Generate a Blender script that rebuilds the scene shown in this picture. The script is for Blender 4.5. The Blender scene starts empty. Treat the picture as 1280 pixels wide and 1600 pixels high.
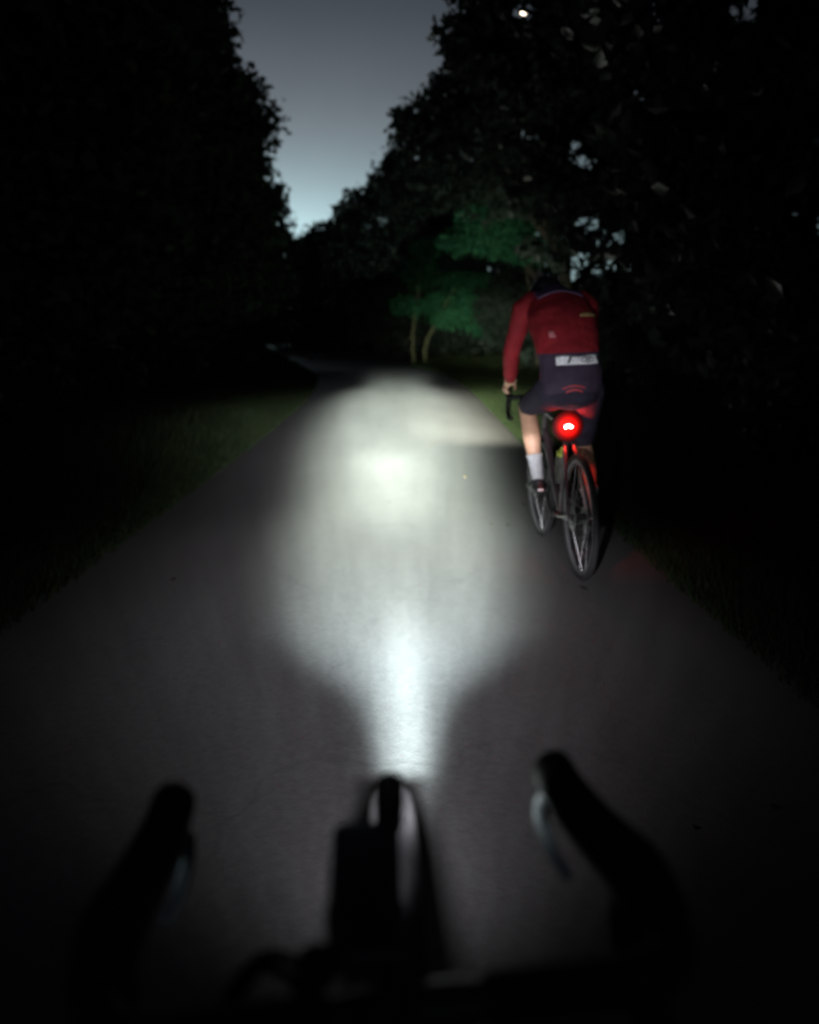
import bpy, bmesh, math, random
import numpy as np
from mathutils import Vector, Matrix, noise
from mathutils.bvhtree import BVHTree

random.seed(7)
RNG = np.random.default_rng(11)
R = math.radians
scene = bpy.context.scene
col = scene.collection

# ------------------------------------------------------------------ camera, world, sun, exposure
FPX, W0, H0 = 1209.0, 1280.0, 1600.0          # focal length in pixels of the 1280 x 1600 photograph
CAM_H = 1.24
cam_d = bpy.data.cameras.new('camera')
cam = bpy.data.objects.new('camera', cam_d)
col.objects.link(cam)
cam.location = (0, 0, CAM_H)
cam.rotation_euler = (R(90 - 11.9), 0, R(-1.09))
cam_d.sensor_fit = 'VERTICAL'
cam_d.sensor_height = 24.0
cam_d.lens = 24.0 * FPX / H0
cam_d.clip_start = 0.02
cam_d.clip_end = 2000
cam_d.dof.use_dof = True
cam_d.dof.focus_distance = 2.3
cam_d.dof.aperture_fstop = 1.08
scene.camera = cam

world = bpy.data.worlds.new('World')
scene.world = world
world.use_nodes = True
SUN_EL, SUN_ROT = 1.0, -8.0
nt = world.node_tree
nt.nodes.clear()
wo = nt.nodes.new('ShaderNodeOutputWorld')
bg = nt.nodes.new('ShaderNodeBackground')
sky = nt.nodes.new('ShaderNodeTexSky')
sky.sky_type = 'NISHITA'
sky.sun_disc = False
sky.sun_elevation = R(SUN_EL)
sky.sun_rotation = R(SUN_ROT)
sky.dust_density = 2.0
hs = nt.nodes.new('ShaderNodeHueSaturation')
hs.inputs['Saturation'].default_value = 0.12
tcw = nt.nodes.new('ShaderNodeTexCoord')
sx = nt.nodes.new('ShaderNodeSeparateXYZ')
ramp = nt.nodes.new('ShaderNodeValToRGB')       # overcast dusk: the light lies low, the cloud overhead is dark
mulc = nt.nodes.new('ShaderNodeMixRGB')
mulc.blend_type = 'MULTIPLY'
mulc.inputs[0].default_value = 1.0
cr = ramp.color_ramp
cr.interpolation = 'B_SPLINE'
stops = [(0.0, (.60, .92, 1.0)), (0.11, (.56, .86, .95)), (0.19, (.40, .58, .66)), (0.27, (.40, .48, .56)),
         (0.36, (.26, .32, .40)), (0.6, (.15, .18, .23)), (1.0, (.11, .13, .165))]
while len(cr.elements) < len(stops):
    cr.elements.new(0.5)
for e, (p, c) in zip(cr.elements, stops):
    e.position = p
    e.color = (*c, 1)
nt.links.new(tcw.outputs['Generated'], sx.inputs[0])
nt.links.new(sx.outputs['Z'], ramp.inputs[0])
nt.links.new(sky.outputs[0], hs.inputs['Color'])
nt.links.new(hs.outputs[0], mulc.inputs[1])
nt.links.new(ramp.outputs[0], mulc.inputs[2])
cl = nt.nodes.new('ShaderNodeTexNoise')           # faint unevenness of the cloud cover
cl.inputs['Scale'].default_value = 3.2
cl.inputs['Detail'].default_value = 5
cmr = nt.nodes.new('ShaderNodeMapRange')
cmr.inputs['From Min'].default_value = .3
cmr.inputs['From Max'].default_value = .7
cmr.inputs['To Min'].default_value = .88
cmr.inputs['To Max'].default_value = 1.12
cmul = nt.nodes.new('ShaderNodeMixRGB')
cmul.blend_type = 'MULTIPLY'
cmul.inputs[0].default_value = 1.0
nt.links.new(tcw.outputs['Generated'], cl.inputs['Vector'])
nt.links.new(cl.outputs['Fac'], cmr.inputs['Value'])
nt.links.new(mulc.outputs[0], cmul.inputs[1])
nt.links.new(cmr.outputs[0], cmul.inputs[2])
nt.links.new(cmul.outputs[0], bg.inputs['Color'])
bg.inputs['Strength'].default_value = 0.11
nt.links.new(bg.outputs[0], wo.inputs[0])

sun_d = bpy.data.lights.new('sun', 'SUN')
sun_d.energy = 0.004                              # after sunset: only a trace of direct skylight
sun_d.angle = R(25)
sun_d.color = (1, .95, .9)
sun = bpy.data.objects.new('sun', sun_d)
col.objects.link(sun)
sun.rotation_euler = (R(90 - 8), 0, R(180 - SUN_ROT))

vs = scene.view_settings
vs.view_transform = 'Standard'
vs.look = 'None'
vs.exposure = 0
vs.gamma = 1
vs.use_curve_mapping = False
scene.render.film_transparent = False
scene.cycles.pixel_filter_type = 'BLACKMAN_HARRIS'
scene.cycles.filter_width = 2.4
scene.cycles.use_denoising = True
scene.cycles.max_bounces = 6

# ------------------------------------------------------------------ helpers
CM = Matrix.LocRotScale(cam.location, cam.rotation_euler.to_quaternion(), None)
CR = CM.to_3x3()

def ray(px, py):
    return (CR @ Vector(((px - W0 / 2) / FPX, (H0 / 2 - py) / FPX, -1))).normalized()

def at(px, py, Y):                                # the point that far down the road behind a pixel of the photo
    d = ray(px, py)
    return Vector(cam.location) + d * (Y / d.y)

def on_ground(px, py, z=0.0):
    d = ray(px, py)
    return Vector(cam.location) + d * ((z - CAM_H) / d.z)

def tag(o, label=None, cat=None, group=None, kind=None):
    if label: o['label'] = label
    if cat: o['category'] = cat
    if group: o['group'] = group
    if kind: o['kind'] = kind
    return o

def empty(name, loc=(0, 0, 0), M=None, parent=None):
    o = bpy.data.objects.new(name, None)
    o.empty_display_size = 0.1
    col.objects.link(o)
    if M is not None: o.matrix_world = M
    else: o.location = loc
    if parent: o.parent = parent
    return o

def link(name, me, mat, parent=None):
    o = bpy.data.objects.new(name, me)
    col.objects.link(o)
    if mat is not None:
        me.materials.clear()
        me.materials.append(mat)
    if parent is not None: o.parent = parent
    return o

def np_mesh(name, v, f, smooth=True):             # v (n,3), f (m,k) arrays
    me = bpy.data.meshes.new(name)
    n, m, k = len(v), len(f), f.shape[1]
    me.vertices.add(n)
    me.vertices.foreach_set('co', np.ascontiguousarray(v, dtype=np.float32).ravel())
    me.loops.add(m * k)
    me.loops.foreach_set('vertex_index', np.ascontiguousarray(f, dtype=np.int32).ravel())
    me.polygons.add(m)
    me.polygons.foreach_set('loop_start', np.arange(0, m * k, k, dtype=np.int32))
    me.update(calc_edges=True)
    if smooth: me.polygons.foreach_set('use_smooth', np.ones(m, dtype=bool))
    return me

class MB:
    """collects tubes, ellipsoids and boxes into one mesh"""
    def __init__(s): s.v, s.f = [], []
    def ring_tube(s, rings, cap=True):
        b = len(s.v); n = len(rings[0])
        for r in rings: s.v += [tuple(p) for p in r]
        for i in range(len(rings) - 1):
            for j in range(n):
                k = (j + 1) % n
                s.f.append((b + i * n + j, b + i * n + k, b + (i + 1) * n + k, b + (i + 1) * n + j))
        if cap:
            s.f.append(tuple(b + j for j in reversed(range(n))))
            s.f.append(tuple(b + (len(rings) - 1) * n + j for j in range(n)))
        return s
    def tube(s, pts, rad, seg=12, side=None, rn=None, dome=False):
        pts = [Vector(p) for p in pts]
        if not isinstance(rad, (list, tuple)): rad = [rad] * len(pts)
        rn = rn if rn is not None else rad
        if not isinstance(rn, (list, tuple)): rn = [rn] * len(pts)
        if dome:
            t0 = (pts[0] - pts[1]).normalized(); t1 = (pts[-1] - pts[-2]).normalized()
            P0, P1 = pts[0], pts[-1]
            a = [(P0 + t0 * rn[0] * math.sin(R(q)) * .8, rad[0] * math.cos(R(q)), rn[0] * math.cos(R(q))) for q in (82, 60, 35, 15)]
            c = [(P1 + t1 * rn[-1] * math.sin(R(q)) * .8, rad[-1] * math.cos(R(q)), rn[-1] * math.cos(R(q))) for q in (15, 35, 60, 82)]
            pts = [x[0] for x in a] + pts + [x[0] for x in c]
            rad = [x[1] for x in a] + list(rad) + [x[1] for x in c]
            rn = [x[2] for x in a] + list(rn) + [x[2] for x in c]
        rings = []; S = Vector(side) if side else None
        prev = None
        for i, p in enumerate(pts):
            t = (pts[min(i + 1, len(pts) - 1)] - pts[max(i - 1, 0)]).normalized()
            if S is not None: a = (S - t * S.dot(t)).normalized()
            else:
                if prev is None:
                    h = Vector((0, 0, 1)) if abs(t.z) < .9 else Vector((1, 0, 0))
                    a = (h - t * h.dot(t)).normalized()
                else: a = (prev - t * prev.dot(t)).normalized()
                prev = a
            b = t.cross(a)
            rings.append([p + a * rad[i] * math.cos(2 * math.pi * j / seg) + b * rn[i] * math.sin(2 * math.pi * j / seg) for j in range(seg)])
        return s.ring_tube(rings)
    def ball(s, c, r, seg=14, rot=None):
        c = Vector(c); r = (r, r, r) if not isinstance(r, (tuple, list)) else r
        rings = []
        n = max(6, seg // 2)
        for i in range(n + 1):
            th = math.pi * min(max(i / n, .02), .98)
            ring = []
            for j in range(seg):
                ph = 2 * math.pi * j / seg
                q = Vector((r[0] * math.sin(th) * math.cos(ph), r[1] * math.sin(th) * math.sin(ph), -r[2] * math.cos(th)))
                if rot is not None: q = rot @ q
                ring.append(c + q)
            rings.append(ring)
        return s.ring_tube(rings)
    def box(s, c, d, rot=None):
        c = Vector(c); b = len(s.v)
        for x, y, z in ((-1, -1, -1), (1, -1, -1), (1, 1, -1), (-1, 1, -1), (-1, -1, 1), (1, -1, 1), (1, 1, 1), (-1, 1, 1)):
            q = Vector((x * d[0] / 2, y * d[1] / 2, z * d[2] / 2))
            if rot is not None: q = rot @ q
            s.v.append(tuple(c + q))
        s.f += [tuple(b + i for i in f) for f in ((3, 2, 1, 0), (4, 5, 6, 7), (0, 1, 5, 4), (1, 2, 6, 5), (2, 3, 7, 6), (3, 0, 4, 7))]
        return s
    def torus(s, c, axis, Rm, r, seg=64, ms=10, ax=None):
        """ring about axis; ax = (radial half size, axial half size)"""
        c = Vector(c); axis = Vector(axis).normalized()
        h = Vector((0, 0, 1)) if abs(axis.z) < .9 else Vector((1, 0, 0))
        u = (h - axis * h.dot(axis)).normalized(); w = axis.cross(u)
        a = ax or (r, r); b = len(s.v)
        for i in range(seg):
            d = u * math.cos(2 * math.pi * i / seg) + w * math.sin(2 * math.pi * i / seg)
            for j in range(ms):
                q = 2 * math.pi * j / ms
                s.v.append(tuple(c + d * (Rm + a[0] * math.cos(q)) + axis * a[1] * math.sin(q)))
        for i in range(seg):
            for j in range(ms):
                i2, j2 = (i + 1) % seg, (j + 1) % ms
                s.f.append((b + i * ms + j, b + i2 * ms + j, b + i2 * ms + j2, b + i * ms + j2))
        return s
    def disc(s, c, axis, r, th, seg=32, r0=0.0):
        axis = Vector(axis).normalized()
        return s.tube([Vector(c) - axis * th / 2, Vector(c) + axis * th / 2], r, seg)
    def mesh(s, name, smooth=True, angle=40):
        me = bpy.data.meshes.new(name)
        me.from_pydata(s.v, [], s.f)
        bm = bmesh.new(); bm.from_mesh(me)
        bmesh.ops.recalc_face_normals(bm, faces=bm.faces)
        for f in bm.faces: f.smooth = smooth
        if smooth:
            for e in bm.edges:
                if len(e.link_faces) == 2 and e.calc_face_angle(0) > R(angle): e.smooth = False
        bm.to_mesh(me); bm.free()
        return me
    def build(s, name, mat, parent=None, smooth=True, angle=40):
        return link(name, s.mesh(name, smooth, angle), mat, parent)

def spline(pts, n=8):
    """Catmull-Rom through the points"""
    P = [Vector(p) for p in pts]; P = [P[0] * 2 - P[1]] + P + [P[-1] * 2 - P[-2]]
    out = []
    for i in range(1, len(P) - 2):
        for k in range(n):
            t = k / n
            out.append(.5 * ((2 * P[i]) + (P[i + 1] - P[i - 1]) * t + (2 * P[i - 1] - 5 * P[i] + 4 * P[i + 1] - P[i + 2]) * t * t + (3 * P[i] - P[i - 1] - 3 * P[i + 1] + P[i + 2]) * t ** 3))
    out.append(P[-2])
    return out

def lerpl(vals, n=8):
    out = []
    for i in range(len(vals) - 1):
        out += [vals[i] + (vals[i + 1] - vals[i]) * k / n for k in range(n)]
    return out + [vals[-1]]

def remeshed(mb, name, voxel, mat, parent=None, wrinkle=0.0, wscale=8.0, smooth_it=4):
    """one continuous surface out of overlapping limbs"""
    me = bpy.data.meshes.new(name + '_raw')
    me.from_pydata(mb.v, [], mb.f)
    bm = bmesh.new(); bm.from_mesh(me)
    bmesh.ops.recalc_face_normals(bm, faces=bm.faces)
    bm.to_mesh(me); bm.free()
    o = bpy.data.objects.new(name + '_raw', me); col.objects.link(o)
    m = o.modifiers.new('r', 'REMESH'); m.mode = 'VOXEL'; m.voxel_size = voxel; m.use_smooth_shade = True
    sm = o.modifiers.new('s', 'SMOOTH'); sm.factor = .5; sm.iterations = smooth_it
    dg = bpy.context.evaluated_depsgraph_get()
    out = bpy.data.meshes.new_from_object(o.evaluated_get(dg), depsgraph=dg)
    out.name = name
    bpy.data.objects.remove(o); bpy.data.meshes.remove(me)
    if wrinkle:
        n = len(out.vertices)
        for v in out.vertices:
            p = v.co
            h = noise.noise(Vector((p.x * wscale, p.y * wscale * .6, p.z * wscale * 1.8))) + .5 * noise.noise(p * wscale * 2.3 + Vector((3, 1, 7)))
            v.co = p + v.normal * h * wrinkle
    for p in out.polygons: p.use_smooth = True
    return link(name, out, mat, parent)

# ------------------------------------------------------------------ materials
def mat(name, base, rough=.6, metal=0.0, spec=.5, noise_scale=None, noise_amt=.3, bump=0.0, bump_scale=60, coat=0.0, emit=None, emit_s=0.0, detail=4):
    m = bpy.data.materials.new(name); m.use_nodes = True
    n = m.node_tree; b = n.nodes['Principled BSDF']
    b.inputs['Base Color'].default_value = (*base, 1)
    b.inputs['Roughness'].default_value = rough
    b.inputs['Metallic'].default_value = metal
    b.inputs['Specular IOR Level'].default_value = spec
    b.inputs['Coat Weight'].default_value = coat
    tc = n.nodes.new('ShaderNodeTexCoord')
    if noise_scale:
        t = n.nodes.new('ShaderNodeTexNoise'); t.inputs['Scale'].default_value = noise_scale; t.inputs['Detail'].default_value = detail
        n.links.new(tc.outputs['Object'], t.inputs['Vector'])
        r = n.nodes.new('ShaderNodeMapRange')
        r.inputs['From Min'].default_value = .3; r.inputs['From Max'].default_value = .7
        r.inputs['To Min'].default_value = 1 - noise_amt; r.inputs['To Max'].default_value = 1 + noise_amt
        n.links.new(t.outputs['Fac'], r.inputs['Value'])
        mx = n.nodes.new('ShaderNodeMixRGB'); mx.blend_type = 'MULTIPLY'; mx.inputs[0].default_value = 1
        mx.inputs[1].default_value = (*base, 1)
        n.links.new(r.outputs[0], mx.inputs[2])
        n.links.new(mx.outputs[0], b.inputs['Base Color'])
    if bump:
        t2 = n.nodes.new('ShaderNodeTexNoise'); t2.inputs['Scale'].default_value = bump_scale; t2.inputs['Detail'].default_value = 5
        n.links.new(tc.outputs['Object'], t2.inputs['Vector'])
        bp = n.nodes.new('ShaderNodeBump'); bp.inputs['Strength'].default_value = bump; bp.inputs['Distance'].default_value = .01
        n.links.new(t2.outputs['Fac'], bp.inputs['Height']); n.links.new(bp.outputs[0], b.inputs['Normal'])
    if emit:
        b.inputs['Emission Color'].default_value = (*emit, 1); b.inputs['Emission Strength'].default_value = emit_s
    return m

def leaf_mat(name, c1, c2, trans=.35, sheen=0.0):
    m = bpy.data.materials.new(name); m.use_nodes = True
    n = m.node_tree; n.nodes.clear()
    out = n.nodes.new('ShaderNodeOutputMaterial')
    g = n.nodes.new('ShaderNodeNewGeometry')
    rp = n.nodes.new('ShaderNodeValToRGB')
    rp.color_ramp.elements[0].color = (*c1, 1); rp.color_ramp.elements[1].color = (*c2, 1)
    n.links.new(g.outputs['Random Per Island'], rp.inputs[0])
    d = n.nodes.new('ShaderNodeBsdfDiffuse'); t = n.nodes.new('ShaderNodeBsdfTranslucent')
    n.links.new(rp.outputs[0], d.inputs[0]); n.links.new(rp.outputs[0], t.inputs[0])
    mx = n.nodes.new('ShaderNodeMixShader'); mx.inputs[0].default_value = trans
    n.links.new(d.outputs[0], mx.inputs[1]); n.links.new(t.outputs[0], mx.inputs[2])
    gl = n.nodes.new('ShaderNodeBsdfGlossy'); gl.inputs['Roughness'].default_value = .38
    fr = n.nodes.new('ShaderNodeFresnel'); fr.inputs['IOR'].default_value = 1.42
    m2 = n.nodes.new('ShaderNodeMixShader')
    sm = n.nodes.new('ShaderNodeMath'); sm.operation = 'MULTIPLY'; sm.inputs[1].default_value = sheen
    n.links.new(fr.outputs[0], sm.inputs[0]); n.links.new(sm.outputs[0], m2.inputs[0])
    n.links.new(mx.outputs[0], m2.inputs[1]); n.links.new(gl.outputs[0], m2.inputs[2])
    n.links.new(m2.outputs[0], out.inputs[0])
    return m

def asphalt_mat():
    m = mat('asphalt', (.055, .054, .053), .62, 0, .45)
    n = m.node_tree; b = n.nodes['Principled BSDF']
    tc = n.nodes.new('ShaderNodeTexCoord')
    big = n.nodes.new('ShaderNodeTexNoise'); big.inputs['Scale'].default_value = .9; big.inputs['Detail'].default_value = 6
    mp = n.nodes.new('ShaderNodeMapping'); mp.inputs['Scale'].default_value = (1, .25, 1)   # wear runs along the road
    n.links.new(tc.outputs['Object'], mp.inputs[0]); n.links.new(mp.outputs[0], big.inputs['Vector'])
    fine = n.nodes.new('ShaderNodeTexVoronoi'); fine.inputs['Scale'].default_value = 110
    n.links.new(tc.outputs['Object'], fine.inputs['Vector'])
    grit = n.nodes.new('ShaderNodeTexNoise'); grit.inputs['Scale'].default_value = 45; grit.inputs['Detail'].default_value = 6
    n.links.new(tc.outputs['Object'], grit.inputs['Vector'])
    r1 = n.nodes.new('ShaderNodeMapRange'); r1.inputs['From Min'].default_value = .3; r1.inputs['From Max'].default_value = .7
    r1.inputs['To Min'].default_value = .72; r1.inputs['To Max'].default_value = 1.22
    n.links.new(big.outputs['Fac'], r1.inputs['Value'])
    r2 = n.nodes.new('ShaderNodeMapRange'); r2.inputs['To Min'].default_value = .7; r2.inputs['To Max'].default_value = 1.3
    n.links.new(grit.outputs['Fac'], r2.inputs['Value'])
    mu = n.nodes.new('ShaderNodeMath'); mu.operation = 'MULTIPLY'
    n.links.new(r1.outputs[0], mu.inputs[0]); n.links.new(r2.outputs[0], mu.inputs[1])
    mx = n.nodes.new('ShaderNodeMixRGB'); mx.blend_type = 'MULTIPLY'; mx.inputs[0].default_value = 1
    mx.inputs[1].default_value = (.056, .0545, .0535, 1)
    # hairline cracks and the odd damp stain
    ck = n.nodes.new('ShaderNodeTexVoronoi'); ck.feature = 'DISTANCE_TO_EDGE'; ck.inputs['Scale'].default_value = .75
    dn = n.nodes.new('ShaderNodeTexNoise'); dn.inputs['Scale'].default_value = 2.4; dn.inputs['Detail'].default_value = 5
    n.links.new(tc.outputs['Object'], dn.inputs['Vector'])
    dv = n.nodes.new('ShaderNodeMixRGB'); dv.blend_type = 'ADD'; dv.inputs[0].default_value = .55
    n.links.new(tc.outputs['Object'], dv.inputs[1]); n.links.new(dn.outputs['Color'], dv.inputs[2]); n.links.new(dv.outputs[0], ck.inputs['Vector'])
    rc = n.nodes.new('ShaderNodeMapRange'); rc.inputs['From Max'].default_value = .012; rc.inputs['To Min'].default_value = .86; rc.inputs['To Max'].default_value = 1
    n.links.new(ck.outputs['Distance'], rc.inputs['Value'])
    mk = n.nodes.new('ShaderNodeMath'); mk.operation = 'MULTIPLY'; n.links.new(mu.outputs[0], mk.inputs[0]); n.links.new(rc.outputs[0], mk.inputs[1])
    n.links.new(mk.outputs[0], mx.inputs[2]); n.links.new(mx.outputs[0], b.inputs['Base Color'])
    bp = n.nodes.new('ShaderNodeBump'); bp.inputs['Strength'].default_value = .22; bp.inputs['Distance'].default_value = .004
    n.links.new(fine.outputs['Distance'], bp.inputs['Height']); n.links.new(bp.outputs[0], b.inputs['Normal'])
    return m

M_ASPHALT = asphalt_mat()
M_EARTH = mat('earth', (.035, .03, .02), .95, 0, .1, 1.6, .5, .6, 12)
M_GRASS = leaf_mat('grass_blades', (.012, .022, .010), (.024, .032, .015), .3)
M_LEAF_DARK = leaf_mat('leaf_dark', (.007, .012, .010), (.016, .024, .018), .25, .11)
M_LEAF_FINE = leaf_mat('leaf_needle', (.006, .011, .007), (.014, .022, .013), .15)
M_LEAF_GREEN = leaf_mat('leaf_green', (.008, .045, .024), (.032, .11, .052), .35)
M_BARK = mat('bark', (.022, .020, .015), .95, 0, .1, 9, .5, .8, 25)
M_BARK_PALE = mat('bark_pale', (.075, .085, .045), .9, 0, .15, 9, .4, .8, 25)
M_TYRE = mat('tyre_rubber', (.010, .010, .011), .75, 0, .3, 30, .25, .3, 90)
M_RIM = mat('rim_grey', (.08, .08, .085), .35, .3, .5)
M_SPOKE = mat('spoke_steel', (.16, .16, .165), .4, .9)
M_FRAME = mat('frame_paint', (.05, .035, .04), .3, .1, .5, coat=.5)
M_BLACK = mat('black_metal', (.012, .012, .013), .45, .2, .4)
M_CHROME = mat('polished_alloy', (.55, .55, .56), .22, 1.0)
M_CASE = mat('case_plastic', (.035, .036, .038), .3, 0, .6)
M_TAPE = mat('bar_tape', (.010, .010, .011), .85, 0, .2, bump=.4, bump_scale=120)
M_HOOD = mat('hood_rubber', (.008, .008, .009), .8, 0, .2)
M_SADDLE = mat('saddle_cover', (.015, .013, .014), .5, 0, .4)
M_SCREEN = mat('screen_glass', (.006, .007, .010), .22, 0, .5)
M_SKIN = mat('skin', (.60, .36, .235), .5, 0, .4, 20, .1)
M_SOCK = mat('sock_white', (.52, .53, .55), .85, 0, .2, 60, .08, .4, 90)
M_SHOE = mat('shoe_black', (.02, .02, .022), .4, 0, .5)
M_SHORTS = mat('shorts_cloth', (.030, .025, .042), .8, 0, .2, 10, .25, .2, 200)
M_HELMET = mat('helmet_shell', (.012, .012, .014), .35, 0, .5)
M_LIME = mat('lime_plastic', (.30, .36, .05), .5, 0, .4)
M_BOTTLE = mat('bottle_plastic', (.05, .05, .04), .45, 0, .4)
M_REFLECT = mat('reflective_tape', (.85, .88, .90), .5, 0, .5, 55, .25)
M_REDGLINT = mat('red_glint', (.55, .06, .07), .5)  # tail light's red put into the colour of the hem arcs
M_TAN = mat('tan_tab', (.55, .36, .16), .7)
M_PINK = mat('pink_tab', (.55, .18, .20), .7)
M_CUFF = mat('cuff_cream', (.62, .48, .30), .8)
M_LILAC = mat('lilac_piping', (.34, .24, .42), .6)
M_MARK = mat('tape_mark', (.05, .05, .055), .6)
M_REDLENS = mat('red_lens', (.5, .01, .01), .3, 0, .5, emit=(1, .012, .008), emit_s=3.2)
M_REDGLASS = mat('red_housing', (.45, .008, .008), .35, 0, .5, emit=(1, .004, .002), emit_s=.55)
M_LED = mat('led_hot', (1, .8, .8), .3, emit=(1, .75, .72), emit_s=30)
M_LAMPGLASS = mat('lamp_glass', (.3, .31, .31), .2)

def bloom_mat():
    """red bloom around the tail light, painted as emission that fades to the rim"""
    m = mat('red_bloom', (.02, .001, .001), .6, 0, .2, emit=(1, .004, .002), emit_s=1)
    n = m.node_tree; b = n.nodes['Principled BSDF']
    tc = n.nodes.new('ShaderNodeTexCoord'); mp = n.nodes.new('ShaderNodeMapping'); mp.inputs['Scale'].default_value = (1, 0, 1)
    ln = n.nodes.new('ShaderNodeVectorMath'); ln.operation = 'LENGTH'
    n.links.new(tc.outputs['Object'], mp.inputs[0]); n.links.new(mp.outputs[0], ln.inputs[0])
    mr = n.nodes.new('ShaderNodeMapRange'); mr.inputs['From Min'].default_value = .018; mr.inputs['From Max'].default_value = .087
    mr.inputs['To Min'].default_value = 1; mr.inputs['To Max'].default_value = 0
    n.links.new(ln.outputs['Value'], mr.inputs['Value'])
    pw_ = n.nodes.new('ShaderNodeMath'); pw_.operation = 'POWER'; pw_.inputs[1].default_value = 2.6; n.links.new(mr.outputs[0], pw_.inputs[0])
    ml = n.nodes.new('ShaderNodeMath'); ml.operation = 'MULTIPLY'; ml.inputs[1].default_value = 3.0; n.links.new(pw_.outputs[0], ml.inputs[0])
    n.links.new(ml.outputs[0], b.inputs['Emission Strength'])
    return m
M_REDBLOOM = bloom_mat()

def jacket_mat():
    """burgundy body, purple grey yoke, dark purple hem band: dyed cloth panels"""
    m = mat('jacket_cloth', (.16, .012, .022), .75, 0, .25)
    n = m.node_tree; b = n.nodes['Principled BSDF']
    tc = n.nodes.new('ShaderNodeTexCoord'); s = n.nodes.new('ShaderNodeSeparateXYZ')
    n.links.new(tc.outputs['Object'], s.inputs[0])
    ad = n.nodes.new('ShaderNodeMath'); ad.operation = 'ABSOLUTE'; n.links.new(s.outputs['X'], ad.inputs[0])
    # arms stay burgundy: panels only where |x| < .17
    lt = n.nodes.new('ShaderNodeMapRange'); lt.inputs['From Min'].default_value = .178; lt.inputs['From Max'].default_value = .168
    n.links.new(ad.outputs[0], lt.inputs['Value'])
    cr1 = n.nodes.new('ShaderNodeMapRange'); cr1.inputs['From Min'].default_value = 1.222; cr1.inputs['From Max'].default_value = 1.214
    n.links.new(s.outputs['Z'], cr1.inputs['Value'])
    # the yoke's lower edge sags in an arc
    sq = n.nodes.new('ShaderNodeMath'); sq.operation = 'MULTIPLY'; n.links.new(s.outputs['X'], sq.inputs[0]); n.links.new(s.outputs['X'], sq.inputs[1])
    sc = n.nodes.new('ShaderNodeMath'); sc.operation = 'MULTIPLY_ADD'; n.links.new(sq.outputs[0], sc.inputs[0]); sc.inputs[1].default_value = 2.2
    n.links.new(s.outputs['Z'], sc.inputs[2])
    cr2 = n.nodes.new('ShaderNodeMapRange'); cr2.inputs['From Min'].default_value = 1.556; cr2.inputs['From Max'].default_value = 1.564
    n.links.new(sc.outputs[0], cr2.inputs['Value'])
    nz = n.nodes.new('ShaderNodeTexNoise'); nz.inputs['Scale'].default_value = 7; n.links.new(tc.outputs['Object'], nz.inputs['Vector'])
    nr = n.nodes.new('ShaderNodeMapRange'); nr.inputs['From Min'].default_value = .3; nr.inputs['From Max'].default_value = .7; nr.inputs['To Min'].default_value = .8; nr.inputs['To Max'].default_value = 1.2
    n.links.new(nz.outputs['Fac'], nr.inputs['Value'])
    m1 = n.nodes.new('ShaderNodeMixRGB'); m1.inputs[1].default_value = (.26, .017, .024, 1); m1.inputs[2].default_value = (.045, .032, .055, 1)
    f1 = n.nodes.new('ShaderNodeMath'); f1.operation = 'MULTIPLY'; n.links.new(cr1.outputs[0], f1.inputs[0]); n.links.new(lt.outputs[0], f1.inputs[1])
    n.links.new(f1.outputs[0], m1.inputs[0])
    m2 = n.nodes.new('ShaderNodeMixRGB'); m2.inputs[2].default_value = (.085, .045, .10, 1)
    yk = n.nodes.new('ShaderNodeMapRange'); yk.inputs['From Min'].default_value = .145; yk.inputs['From Max'].default_value = .125
    n.links.new(ad.outputs[0], yk.inputs['Value'])
    f2 = n.nodes.new('ShaderNodeMath'); f2.operation = 'MULTIPLY'; n.links.new(cr2.outputs[0], f2.inputs[0]); n.links.new(yk.outputs[0], f2.inputs[1])
    n.links.new(m1.outputs[0], m2.inputs[1]); n.links.new(f2.outputs[0], m2.inputs[0])
    m3 = n.nodes.new('ShaderNodeMixRGB'); m3.blend_type = 'MULTIPLY'; m3.inputs[0].default_value = 1
    n.links.new(m2.outputs[0], m3.inputs[1]); n.links.new(nr.outputs[0], m3.inputs[2])
    n.links.new(m3.outputs[0], b.inputs['Base Color'])
    bp = n.nodes.new('ShaderNodeBump'); bp.inputs['Strength'].default_value = .5; bp.inputs['Distance'].default_value = .012
    nb = n.nodes.new('ShaderNodeTexNoise'); nb.inputs['Scale'].default_value = 13; nb.inputs['Detail'].default_value = 3; nb.inputs['Distortion'].default_value = .8
    n.links.new(tc.outputs['Object'], nb.inputs['Vector']); n.links.new(nb.outputs['Fac'], bp.inputs['Height']); n.links.new(bp.outputs[0], b.inputs['Normal'])
    return m
M_JACKET = jacket_mat()

# ------------------------------------------------------------------ ground and road
EY = [-30, 5, 10, 17, 25, 35, 45, 64, 90, 130, 200]
EL = [-1.82, -1.82, -1.92, -2.12, -2.6, -3.5, -4.8, -8.2, -15, -29, -62]
ER = [1.54, 1.55, 1.75, 2.1, 2.45, 2.6, 2.3, .9, -4.5, -17, -49]
def smooth_edge(vals):
    ys = np.linspace(-30, 200, 461)
    v = np.interp(ys, EY, vals)
    k = np.ones(15) / 15
    return ys, np.convolve(np.pad(v, 7, mode='edge'), k, mode='valid')
YS, LV = smooth_edge(EL); _, RV = smooth_edge(ER)
left_edge = lambda y: np.interp(y, YS, LV)
right_edge = lambda y: np.interp(y, YS, RV)

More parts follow.
